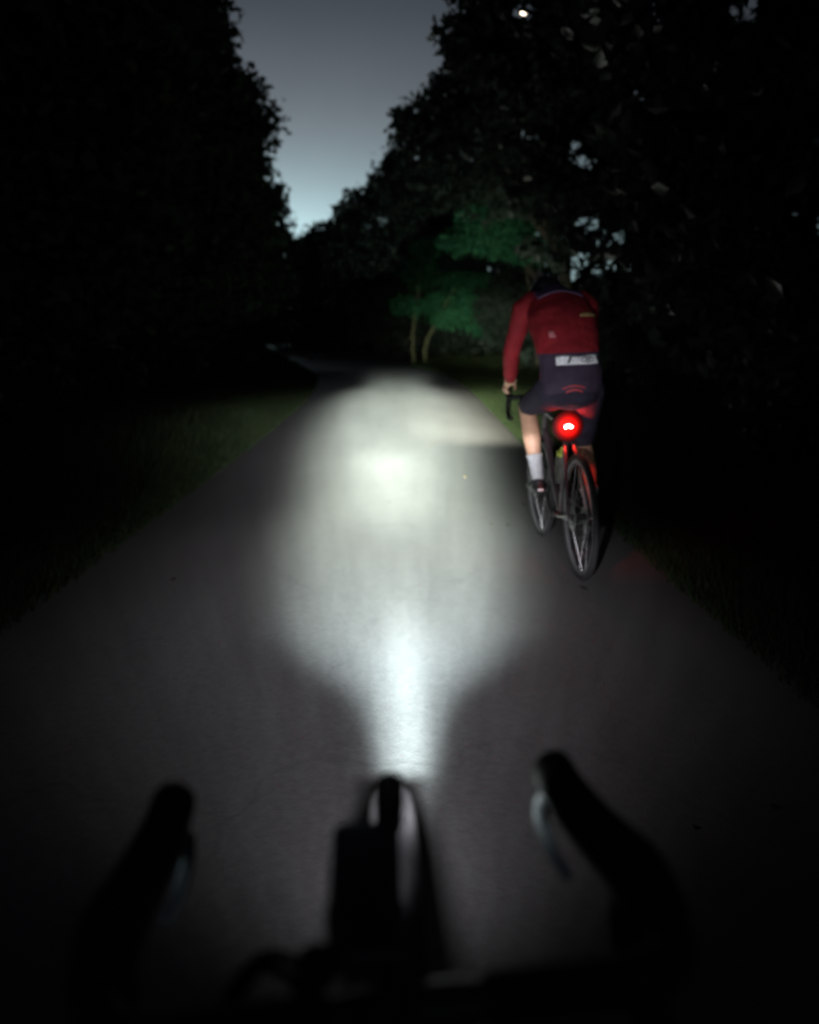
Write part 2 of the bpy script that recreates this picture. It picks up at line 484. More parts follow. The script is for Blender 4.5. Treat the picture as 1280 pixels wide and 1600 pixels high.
def bank(x, y):
    """ground height: verges climb away from the road, more on the right further on"""
    l, r = left_edge(y), right_edge(y)
    out = np.where(x < l, l - x, np.where(x > r, x - r, 0))
    right = x > r
    hmax = np.where(right, .35 + .55 * np.clip((y - 8) / 22, 0, 1), .45 + .75 * np.clip((y - 14) / 22, 0, 1))
    h = hmax * (1 - np.exp(-(out / 2.2) ** 1.5))
    w = np.clip(out / 1.0, 0, 1)
    h = h + w * (.06 * np.sin(x * 1.7 + y * .9) + .05 * np.sin(y * 2.3 - x * .7))
    return np.where(out > 0, h, 0) - .008

ys = np.concatenate([np.arange(-30, -4, 2.0), np.arange(-4, 40, .35), np.arange(40, 120, 1.2), np.array([130, 160, 200, 300, 600])])
offs = np.concatenate([[-400, -120, -60], np.arange(-34, -8, 2.0), np.arange(-8, -1, .5), np.arange(-1, 0, .2), [0]])
gv = []
for y in ys:
    yc = min(y, 200)
    l, r = float(left_edge(yc)), float(right_edge(yc))
    xs = list(l + offs) + list(np.linspace(l, r, 5)[1:-1]) + list(r - offs[::-1])
    gv += [(x, y) for x in xs]
nx = 2 * len(offs) + 3
gv = np.array(gv)
gz = bank(gv[:, 0], np.minimum(gv[:, 1], 200))
gverts = np.column_stack([gv, gz])
idx = np.arange(len(ys) * nx).reshape(len(ys), nx)
gf = np.stack([idx[:-1, :-1], idx[:-1, 1:], idx[1:, 1:], idx[1:, :-1]], -1).reshape(-1, 4)
ground = link('ground', np_mesh('ground', gverts, gf), M_EARTH)
tag(ground, 'dark earth of the verges on both sides of the road', None, None, 'structure')

V_ = Vector
rv = []; NR = 9
rys = np.concatenate([np.arange(-12, 40, .16), np.arange(40, 150, 1.5)])
for y in rys:
    wob = .05 * noise.noise(V_((y * 1.3, 0, 0))) + .07 * noise.noise(V_((y * 3.9, 5, 0))); wob2 = .05 * noise.noise(V_((y * 1.3, 9, 0))) + .07 * noise.noise(V_((y * 3.9, 14, 0)))
    l, r = float(left_edge(y)) + wob, float(right_edge(y)) + wob2
    for i in range(NR):
        t = i / (NR - 1); x = l + (r - l) * t
        rv.append((x, y, .012 * (1 - (2 * t - 1) ** 2)))       # slight camber
idx = np.arange(len(rys) * NR).reshape(len(rys), NR)
rf = np.stack([idx[:-1, :-1], idx[:-1, 1:], idx[1:, 1:], idx[1:, :-1]], -1).reshape(-1, 4)
road = link('road', np_mesh('road', np.array(rv), rf), M_ASPHALT)
tag(road, 'narrow unmarked grey asphalt lane bending away to the left', None, None, 'structure')

# ------------------------------------------------------------------ vegetation
def through(P, size, holes, keep, rng):
    """False for the leaves missing from the ragged openings of a crown"""
    Rm = np.array(CR); D = (P - np.array(cam.location)) @ Rm
    X = W0 / 2 + FPX * D[:, 0] / -D[:, 2]; Y = H0 / 2 - FPX * D[:, 1] / -D[:, 2]
    ok = np.ones(len(P), bool)
    for k, (hx, hy, hr) in enumerate(holes):
        dx, dy = X - hx, Y - hy
        t = np.arctan2(dy, dx); q = k * 1.7
        rr = hr * (1 + .35 * np.sin(2 * t + q) + .3 * np.sin(3 * t + 2 * q) + .2 * np.sin(5 * t + q * 3))
        rr = np.maximum(rr, hr * .3) + size * .55 * FPX / np.maximum(-D[:, 2], 1)
        ok &= ~((np.hypot(dx, dy) < rr) & (rng.uniform(size=len(P)) > keep) & (D[:, 2] < 0))
    return ok

def leaf_cloud(blobs, dens, size, aspect=.55, cluster=.28, per=11, up=.3, holes=(), keep=.18, rng=RNG):
    """blobs: (centre, (rx, ry, rz)); returns a mesh of small folded leaves gathered in sprays"""
    V = []
    for c, r in blobs:
        c = np.array(c, float); r = np.array(r, float)
        area = 4 * math.pi * ((r[0] * r[1]) ** 1.6 + (r[0] * r[2]) ** 1.6 + (r[1] * r[2]) ** 1.6) ** (1 / 1.6) / 3 ** (1 / 1.6)
        n = int(area * dens)
        ncl = max(6, n // per)
        d = rng.normal(size=(ncl, 3)); d /= np.linalg.norm(d, axis=1)[:, None]
        ph = rng.uniform(0, 6.28, 6)
        lump = 1 + .16 * np.sin(d[:, 0] * 5 + ph[0]) * np.sin(d[:, 2] * 5 + ph[1]) + .13 * np.sin(d[:, 1] * 8 + ph[2]) * np.sin(d[:, 2] * 9 + ph[3])
        rad = (.35 + .65 * rng.uniform(0, 1, ncl) ** .45) * lump
        cl = c + d * rad[:, None] * r
        g = rng.normal(size=(ncl * per, 3)); g /= np.linalg.norm(g, axis=1)[:, None]
        g *= (rng.uniform(size=ncl * per) ** (1 / 2.4))[:, None] * np.repeat(rng.uniform(.6, 1.3, ncl), per)[:, None]
        q = np.repeat(cl, per, axis=0) + g * cluster * 1.9 * np.array([1, 1, .7])
        V.append(q)
    P = np.concatenate(V)
    if holes: P = P[through(P, size, holes, keep, rng)]
    n = len(P)
    a = rng.normal(size=(n, 3)); a[:, 2] -= up * .6
    a /= np.linalg.norm(a, axis=1)[:, None]
    b = rng.normal(size=(n, 3)); b[:, 2] *= .5
    b -= a * np.sum(a * b, 1)[:, None]; b /= np.linalg.norm(b, axis=1)[:, None]
    nn = np.cross(a, b)
    s = size * rng.uniform(.6, 1.35, n)[:, None]
    w = s * aspect * .5
    v0 = P - a * s * .5; v2 = P + a * s * .5
    v1 = P + b * w + nn * s * .10 + a * s * .08; v3 = P - b * w + nn * s * .10 + a * s * .08
    v = np.stack([v0, v1, v2, v3], 1).reshape(-1, 3)
    i = np.arange(n) * 4
    f = np.stack([i, i + 1, i + 2, i, i + 2, i + 3], 1).reshape(-1, 3)
    return np_mesh('crown', v, f, False)

def gz_at(x, y):
    return float(bank(np.array([x]), np.array([min(y, 200.0)]))[0])

def make_tree(name, base, blobs, label, leafm, dens=55, size=.2, trunk_r=.16, bark=None, holes=(), group=None, limbs=True, cluster=.28, aspect=.55, keep=.18, per=11):
    bx, by = base; bz = gz_at(bx, by) - .05
    root = empty(name, (bx, by, bz))
    O = Vector((bx, by, bz))
    loc = [((Vector(c) - O), r) for c, r in blobs]
    me = leaf_cloud([(c, r) for c, r in blobs], dens, size, aspect, cluster, per, holes=holes, keep=keep)
    co = np.empty(len(me.vertices) * 3, np.float32); me.vertices.foreach_get('co', co)
    co = co.reshape(-1, 3) - np.array(O, np.float32); me.vertices.foreach_set('co', co.ravel()); me.update()
    link('crown', me, leafm, root)
    top = max((c for c, r in loc), key=lambda c: c.z)
    mean = sum((c for c, r in loc), Vector()) / len(loc)
    H = top.z
    mb = MB()
    k = [Vector((0, 0, 0)), Vector((.04 * H * random.uniform(-.4, .4), .03, H * .25)), Vector((mean.x * .18, mean.y * .18, H * .5)), Vector((mean.x * .4, mean.y * .4, H * .75)), Vector((mean.x * .6, mean.y * .6, H * .95))]
    sp = spline(k, 5)
    rr = [trunk_r * (1 - .85 * i / (len(sp) - 1)) * (1.35 if i == 0 else 1.1 if i == 1 else 1) for i in range(len(sp))]
    mb.tube(sp, rr, 9)
    if limbs:
        for c, r in loc:
            j = min(range(3, len(sp) - 3), key=lambda q: abs(sp[q].z - c.z * .62))
            s0 = sp[j]; mid = s0.lerp(c, .5) + Vector((0, 0, .12 * (c - s0).length))
            lp = spline([s0, mid, c], 4)
            mb.tube(lp, [rr[j] * .6 * (1 - .8 * i / (len(lp) - 1)) for i in range(len(lp))], 6)
    mb.build('trunk', bark or M_BARK, root)
    tag(root, label, 'tree', group)
    return root

def copy_tree(o, parent=None):
    c = o.copy(); col.objects.link(c)
    if parent: c.parent = parent
    for ch in o.children: copy_tree(ch, c)
    return c

HOLES_ = [(905, 246, 15), (921, 350, 10), (945, 374, 6), (967, 368, 5), (862, 382, 6), (903, 407, 7), (892, 432, 6), (845, 367, 5), (816, 354, 9),
         (1166, 16, 16), (1253, 324, 12), (1275, 351, 11), (1055, 443, 6), (1060, 523, 5), (1001, 148, 5), (826, 212, 5), (815, 22, 6.5),
         (40, 150, 9), (42, 172, 8), (143, 355, 5), (182, 375, 5), (655, 238, 6), (685, 75, 7), (738, 45, 6), (735, 125, 6), (640, 165, 6), (690, 165, 5), (665, 205, 6), (680, 210, 5)]
HOLES = [h for h in HOLES_ if h[0] > 780 or h[0] < 300]

def PB(px, py, Y, rx, rz, ry=None):
    """crown mass centred behind a pixel at distance Y; sizes in photo pixels turned to metres"""
    s = Y / FPX
    return (tuple(at(px, py, Y)), (rx * s, (ry if ry else (rx + rz) * .5 * s), rz * s))

# left roadside row
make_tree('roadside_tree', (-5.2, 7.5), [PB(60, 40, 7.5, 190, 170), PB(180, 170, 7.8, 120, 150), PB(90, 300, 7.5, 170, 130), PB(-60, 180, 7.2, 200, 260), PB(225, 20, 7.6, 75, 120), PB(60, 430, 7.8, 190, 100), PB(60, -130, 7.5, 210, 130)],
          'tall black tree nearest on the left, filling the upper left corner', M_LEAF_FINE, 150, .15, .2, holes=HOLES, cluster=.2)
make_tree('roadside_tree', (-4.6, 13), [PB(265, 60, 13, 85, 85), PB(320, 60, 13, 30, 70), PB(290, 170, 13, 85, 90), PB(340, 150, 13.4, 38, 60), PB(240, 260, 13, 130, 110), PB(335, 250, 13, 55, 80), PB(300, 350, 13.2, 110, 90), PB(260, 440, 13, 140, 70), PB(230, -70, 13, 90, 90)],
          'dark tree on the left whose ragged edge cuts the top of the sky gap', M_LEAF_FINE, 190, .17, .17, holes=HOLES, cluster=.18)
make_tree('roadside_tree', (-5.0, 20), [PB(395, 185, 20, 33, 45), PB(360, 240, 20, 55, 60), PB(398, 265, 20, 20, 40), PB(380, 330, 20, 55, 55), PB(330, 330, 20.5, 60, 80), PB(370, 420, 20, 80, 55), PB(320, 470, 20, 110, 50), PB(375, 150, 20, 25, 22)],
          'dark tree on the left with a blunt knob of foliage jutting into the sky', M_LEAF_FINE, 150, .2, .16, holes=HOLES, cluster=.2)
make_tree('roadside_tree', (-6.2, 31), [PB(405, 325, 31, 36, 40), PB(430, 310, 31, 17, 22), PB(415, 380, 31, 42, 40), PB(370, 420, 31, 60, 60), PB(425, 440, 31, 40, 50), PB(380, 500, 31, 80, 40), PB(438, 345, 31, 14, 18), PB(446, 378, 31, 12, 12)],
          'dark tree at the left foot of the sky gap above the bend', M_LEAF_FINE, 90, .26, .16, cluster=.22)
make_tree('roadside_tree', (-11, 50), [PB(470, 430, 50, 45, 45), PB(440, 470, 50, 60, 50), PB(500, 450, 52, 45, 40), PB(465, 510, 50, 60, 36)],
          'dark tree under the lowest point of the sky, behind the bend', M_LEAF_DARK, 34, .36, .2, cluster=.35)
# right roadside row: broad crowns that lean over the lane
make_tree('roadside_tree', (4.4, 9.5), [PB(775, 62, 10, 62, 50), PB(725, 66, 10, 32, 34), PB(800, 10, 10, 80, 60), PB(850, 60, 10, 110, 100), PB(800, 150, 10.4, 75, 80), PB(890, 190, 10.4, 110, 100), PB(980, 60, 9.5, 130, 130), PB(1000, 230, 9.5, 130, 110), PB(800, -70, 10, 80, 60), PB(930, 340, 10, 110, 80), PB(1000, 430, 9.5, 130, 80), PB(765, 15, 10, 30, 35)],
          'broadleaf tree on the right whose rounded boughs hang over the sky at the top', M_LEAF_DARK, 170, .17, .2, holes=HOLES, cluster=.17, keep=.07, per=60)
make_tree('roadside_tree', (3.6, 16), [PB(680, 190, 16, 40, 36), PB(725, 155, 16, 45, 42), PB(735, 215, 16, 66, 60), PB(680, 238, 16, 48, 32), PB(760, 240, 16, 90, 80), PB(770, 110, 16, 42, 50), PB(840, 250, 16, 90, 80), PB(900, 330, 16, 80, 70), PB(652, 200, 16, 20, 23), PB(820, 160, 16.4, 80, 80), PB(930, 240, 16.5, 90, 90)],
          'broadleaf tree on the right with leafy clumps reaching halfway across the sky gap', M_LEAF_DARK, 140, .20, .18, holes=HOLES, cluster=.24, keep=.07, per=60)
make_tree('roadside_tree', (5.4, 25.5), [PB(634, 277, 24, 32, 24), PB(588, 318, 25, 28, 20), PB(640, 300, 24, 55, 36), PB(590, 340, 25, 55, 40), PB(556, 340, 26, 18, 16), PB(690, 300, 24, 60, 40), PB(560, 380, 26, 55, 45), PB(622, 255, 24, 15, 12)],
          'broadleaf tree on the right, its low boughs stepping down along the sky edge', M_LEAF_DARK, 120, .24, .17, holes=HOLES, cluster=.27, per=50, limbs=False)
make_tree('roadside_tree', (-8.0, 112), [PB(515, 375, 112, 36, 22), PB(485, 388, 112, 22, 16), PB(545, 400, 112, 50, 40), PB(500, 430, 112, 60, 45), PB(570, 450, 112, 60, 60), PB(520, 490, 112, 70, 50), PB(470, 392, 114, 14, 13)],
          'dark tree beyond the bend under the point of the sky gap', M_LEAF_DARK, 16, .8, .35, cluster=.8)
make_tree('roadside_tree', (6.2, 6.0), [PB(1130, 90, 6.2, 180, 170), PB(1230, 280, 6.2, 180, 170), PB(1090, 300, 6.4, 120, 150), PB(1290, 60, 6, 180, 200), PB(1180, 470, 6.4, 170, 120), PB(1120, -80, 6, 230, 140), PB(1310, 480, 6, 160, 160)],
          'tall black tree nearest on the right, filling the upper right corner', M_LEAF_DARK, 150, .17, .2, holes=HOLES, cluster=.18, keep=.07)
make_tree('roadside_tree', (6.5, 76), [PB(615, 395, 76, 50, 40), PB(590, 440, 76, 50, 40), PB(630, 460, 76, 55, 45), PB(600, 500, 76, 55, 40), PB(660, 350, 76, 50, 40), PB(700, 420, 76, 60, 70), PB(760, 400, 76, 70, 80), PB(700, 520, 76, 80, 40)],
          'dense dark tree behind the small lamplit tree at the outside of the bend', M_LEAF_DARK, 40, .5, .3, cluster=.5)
# trees caught by the lamp light beyond the rider
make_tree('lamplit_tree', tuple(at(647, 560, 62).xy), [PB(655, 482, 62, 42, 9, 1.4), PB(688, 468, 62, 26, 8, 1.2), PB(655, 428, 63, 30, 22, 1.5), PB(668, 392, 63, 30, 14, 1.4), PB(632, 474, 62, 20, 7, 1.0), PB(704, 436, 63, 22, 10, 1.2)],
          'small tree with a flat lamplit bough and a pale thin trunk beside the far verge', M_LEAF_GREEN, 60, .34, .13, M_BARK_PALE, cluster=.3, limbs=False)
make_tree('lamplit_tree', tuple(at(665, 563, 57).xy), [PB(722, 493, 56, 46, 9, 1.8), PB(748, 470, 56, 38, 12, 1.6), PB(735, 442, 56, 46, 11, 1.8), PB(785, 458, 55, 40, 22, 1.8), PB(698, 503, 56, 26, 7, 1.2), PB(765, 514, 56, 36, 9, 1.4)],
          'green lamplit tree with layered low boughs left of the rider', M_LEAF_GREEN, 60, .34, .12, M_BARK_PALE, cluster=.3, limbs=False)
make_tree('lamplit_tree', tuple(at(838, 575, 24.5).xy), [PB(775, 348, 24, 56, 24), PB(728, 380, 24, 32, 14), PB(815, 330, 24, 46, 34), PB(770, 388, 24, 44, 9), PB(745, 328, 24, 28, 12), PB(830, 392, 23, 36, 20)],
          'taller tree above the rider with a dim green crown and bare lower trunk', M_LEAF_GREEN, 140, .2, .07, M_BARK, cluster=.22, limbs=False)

# woods behind the two rows: one tree of each side, copied
def wood(x, y, mirror, label, group, proto=None, s=1.0, rz=0.0, opened=False):
    if proto is None:
        bl = []
        for i in range(13):
            a = random.uniform(0, 6.28); h = random.uniform(2.2, 11.5); q = random.uniform(.3, 2.2) * (1 - .4 * abs(h - 6) / 6)
            bl.append(((x + q * math.cos(a), y + q * math.sin(a), h), (random.uniform(1.3, 2.1), random.uniform(1.3, 2.1), random.uniform(1.1, 1.7))))
        return make_tree('wood_tree', (x, y), bl, label, M_LEAF_DARK, 36, .34, .24, group=group, cluster=.35)
    o = copy_tree(proto)
    o.location = (x, y, gz_at(x, y) - .05); o.rotation_euler.z = rz; o.scale = (s, s, s)
    o['label'] = label; o['group'] = group
    if opened: open_up(o)
    return o
def open_up(o):
    """a copied tree gets its own crown with the ragged openings in it"""
    for ch in o.children:
        if not ch.name.startswith('crown'): continue
        bpy.context.view_layer.update()
        me = ch.data; n = len(me.vertices)
        co = np.empty(n * 3, np.float32); me.vertices.foreach_get('co', co); co = co.reshape(-1, 3)
        M = np.array(ch.matrix_world); w = co @ M[:3, :3].T + M[:3, 3]
        ok = through(w.reshape(-1, 4, 3).mean(1), .34, HOLES, .07, RNG)
        v = co.reshape(-1, 4, 3)[ok].reshape(-1, 3); i = np.arange(len(v) // 4) * 4
        f = np.stack([i, i + 1, i + 2, i, i + 2, i + 3], 1).reshape(-1, 3)
        m2 = np_mesh('crown', v, f, False); m2.materials.append(M_LEAF_DARK); ch.data = m2
LL, LG = 'black tree lost in the dark wood behind the left roadside row', 'wood behind the left verge'
RL, RG = 'black tree lost in the dark wood behind the right roadside row', 'wood behind the right verge'
pw = wood(-9.5, 11, 1, LL, LG)
for i, (x, y) in enumerate([(-8.5, 17), (-9, 24.5), (-11.5, 34), (-13, 6), (-14, 20), (-16, 42), (-13, 29), (-19, 54)]):
    wood(x, y, 1, LL, LG, pw, random.uniform(.85, 1.1), random.uniform(0, 6.28))
for i, (x, y) in enumerate([(9, 10), (8, 15.5), (9.5, 21.5), (13, 14), (10.5, 30), (15, 23), (8, 40), (7, 50), (13, 42), (12.5, 6), (4.5, 68), (1.5, 80), (-1.5, 92), (-20, 74)]):
    wood(x, y, 1, RL if i < 10 else 'black tree in the dark wood that closes the view past the bend', RG if i < 10 else 'wood past the bend', pw, random.uniform(.85, 1.1), random.uniform(0, 6.28), True)

# the far wood that closes every gap between the trunks: one mass nobody could count
fw = []
for a, dd in [(q, 95) for q in np.linspace(-1.25, 1.25, 46)] + [(q, 135) for q in np.linspace(-.5, .3, 22)]:
    d = dd + 8 * math.sin(a * 9)
    if float(left_edge(d * math.cos(a))) - 6 < d * math.sin(a) - 6 < float(right_edge(d * math.cos(a))) + 6: continue
    fw.append(((d * math.sin(a) - 6, d * math.cos(a), random.uniform(1.5, 3.5)), (5.5, 4, random.uniform(3.5, 5.5))))
for y in np.arange(4, 90, 4.2):
    for sd in (-1, 1):
        x0 = -24 - max(0, y - 40) * .35 if sd < 0 else 19
        fw.append(((x0 + random.uniform(-1.5, 1.5), y, random.uniform(1.2, 3)), (3.2, 3.2, random.uniform(3.0, 5.0))))
        if y > 10: fw.append(((float(left_edge(y)) - 5.5 - random.uniform(0, 3) if sd < 0 else float(right_edge(y)) + 5.5 + random.uniform(0, 3), y, .9), (1.8, 2.2, 1.5)))
for x in np.arange(-120, 30, 5.5):
    fw.append(((x, 172 + 6 * math.sin(x), random.uniform(2, 4)), (6, 4, random.uniform(4, 7))))
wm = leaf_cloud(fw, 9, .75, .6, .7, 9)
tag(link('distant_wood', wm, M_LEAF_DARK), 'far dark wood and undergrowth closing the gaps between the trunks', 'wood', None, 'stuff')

# undergrowth: low bushes along both banks
def shrub(x, y, r, h, label, m, proto=None):
    z = gz_at(x, y)
    root = empty('bush', (x, y, z))
    bl = [((random.uniform(-.5, .5) * r, random.uniform(-.5, .5) * r, h * random.uniform(.3, .6)), (r * .6, r * .6, h * .45)) for _ in range(5)]
    link('foliage', leaf_cloud(bl, 110, .11, .5, .1, rng=RNG), m, root)
    mb = MB()
    for c, _ in bl:
        mb.tube(spline([(0, 0, -.05), (c[0] * .4, c[1] * .4, c[2] * .6), c], 3), [.025 - .003 * i for i in range(7)], 6)
    mb.build('stem', M_BARK, root)
    tag(root, label, 'bush', 'bushes along the verges')
    return root
for x, y, r, h, lb in [(-4.6, 8.6, 1.0, 1.1, 'low dark bush on the left bank nearest the road edge, facing the rider'), (-4.4, 12.0, .9, 1.3, 'rounded dark bush on the left bank, in front of the ragged tree'),
                       (-5.1, 16.5, 1.2, 1.5, 'dark bush on the left bank halfway to the bend'), (-5.6, 22, 1.3, 1.6, 'dark bush on the left bank by the tree with the blunt knob'),
                       (-6.6, 29, 1.5, 1.6, 'dark bush at the left where the lane starts to bend'), (4.6, 12.5, 1.1, 1.2, 'dark bush on the right bank just past the rider'),
                       (4.7, 18, 1.2, 1.3, 'dark bush on the right bank behind the rider\'s arm'), (4.8, 25, 1.2, 1.1, 'dark bush under the layered lamplit boughs'),
                       (3.8, 6.9, .9, 1.2, 'black bush on the right bank beside the rider\'s wheels'), (4.3, 4.3, 1.0, 1.2, 'black bush at the right edge of the road, nearest of all')]:
    shrub(x, y, r, h, lb, M_LEAF_DARK)

def grass(name, side, n, label):
    y = 1.0 + (RNG.uniform(size=n) ** 1.8) * 60
    o = np.abs(RNG.normal(size=n)) * 1.5 * RNG.uniform(.2, 1, n)
    edge = left_edge(y) if side < 0 else right_edge(y)
    x = edge + side * (o - .08)
    z = bank(x, y)
    far = np.clip(y / 12, 1, 3)
    h = RNG.uniform(.05, .2, n) * (0.5 + 1.7 * np.clip(o, 0, 1.2) * RNG.uniform(.2, 1, n)); w = RNG.uniform(.004, .009, n) * far
    a = RNG.uniform(0, 6.28, n); ln = RNG.uniform(.1, .8, n) * h; b = RNG.uniform(0, 6.28, n)
    P = np.column_stack([x, y, z - .01]); S = np.column_stack([np.cos(a), np.sin(a), np.zeros(n)]) * w[:, None]
    T = P + np.column_stack([np.cos(b) * ln, np.sin(b) * ln, h])
    v = np.stack([P - S, P + S, T], 1).reshape(-1, 3); f = np.arange(3 * n).reshape(-1, 3)
    return tag(link(name, np_mesh(name, v, f, False), M_GRASS), label, 'grass', None, 'stuff')
grass('verge_grass', -1, 90000, 'rough dark green grass along the left edge of the lane')
grass('verge_grass', 1, 90000, 'olive green grass on the bank right of the lane beyond the rider')

# leaf litter blown on to the lane, thickest along its edges
nl = 90
ly = 1.5 + RNG.uniform(size=nl) ** 1.6 * 34
le, re_ = left_edge(ly), right_edge(ly)
u_ = RNG.beta(.12, .12, nl); lx = le + (re_ - le) * u_ + RNG.normal(size=nl) * .08
la = RNG.uniform(0, 6.28, nl); ls = RNG.uniform(.012, .028, nl)
A = np.column_stack([np.cos(la), np.sin(la), RNG.normal(size=nl) * .25]) * ls[:, None]; B = np.column_stack([-np.sin(la), np.cos(la), RNG.normal(size=nl) * .25]) * ls[:, None] * .55
Pl = np.column_stack([lx, ly, np.full(nl, .022)])
lv = np.stack([Pl - A, Pl + B + [0, 0, .006], Pl + A, Pl - B + [0, 0, .006]], 1).reshape(-1, 3); i4 = np.arange(nl) * 4
M_LITTER = leaf_mat('leaf_litter', (.03, .024, .014), (.065, .05, .03), .15)
tag(link('fallen_leaves', np_mesh('fallen_leaves', lv, np.stack([i4, i4 + 1, i4 + 2, i4, i4 + 2, i4 + 3], 1).reshape(-1, 3), False), M_LITTER), 'dry fallen leaves scattered along the edges of the lane', 'leaves', None, 'stuff')

# a lamp glimpsed through the leaves, high on the right
def street_lamp():
    p = at(815, 22, 27)
    gx, gy = p.x + .9, 27.3
    root = empty('street_lamp', (gx, gy, gz_at(gx, gy)))
    O = Vector(root.location); H = p.z - O.z
    MB().tube(spline([(0, 0, 0), (0, 0, H * .6), (0, 0, H - .1), (-.35, -.1, H + .14), (-.75, -.25, H + .12)], 6), [.07 - .0018 * i for i in range(25)], 10).build('pole', M_BLACK, root)
    MB().tube([(-.6, -.2, H + .12), (-.95, -.31, H + .1)], [.09, .06], 12, rn=[.05, .03], dome=True).build('lamp_head', M_BLACK, root)
    m = mat('lamp_bulb', (1, .9, .75), .4, emit=(1, .86, .66), emit_s=9)
    MB().ball((-.82, -.27, H + .05), (.10, .07, .045)).build('bulb', m, root)
    tag(root, 'street lamp seen as a small bright spark through the canopy at top right', 'street lamp')
street_lamp()

# ------------------------------------------------------------------ the lamps' beams
def float_curve(n, value_socket, pts, lo, hi):
    """piecewise curve through (x, y) pairs, x in degrees between lo and hi, y in 0..1"""
    mr = n.nodes.new('ShaderNodeMapRange')
    mr.inputs['From Min'].default_value = lo; mr.inputs['From Max'].default_value = hi
    n.links.new(value_socket, mr.inputs['Value'])
    fc = n.nodes.new('ShaderNodeFloatCurve')
    c = fc.mapping.curves[0]
    P = [((x - lo) / (hi - lo), y) for x, y in pts]
    while len(c.points) < len(P): c.points.new(.5, .5)
    for q, (x, y) in zip(c.points, P):
        q.location = (x, y); q.handle_type = 'AUTO_CLAMPED'
    fc.mapping.update()
    n.links.new(mr.outputs[0], fc.inputs['Value'])
    return fc.outputs[0]

def math_node(n, op, a, b=None, c=None):
    m = n.nodes.new('ShaderNodeMath'); m.operation = op
    for i, s in enumerate((a, b, c)):
        if s is None: continue
        if isinstance(s, (int, float)): m.inputs[i].default_value = s
        else: n.links.new(s, m.inputs[i])
    return m.outputs[0]

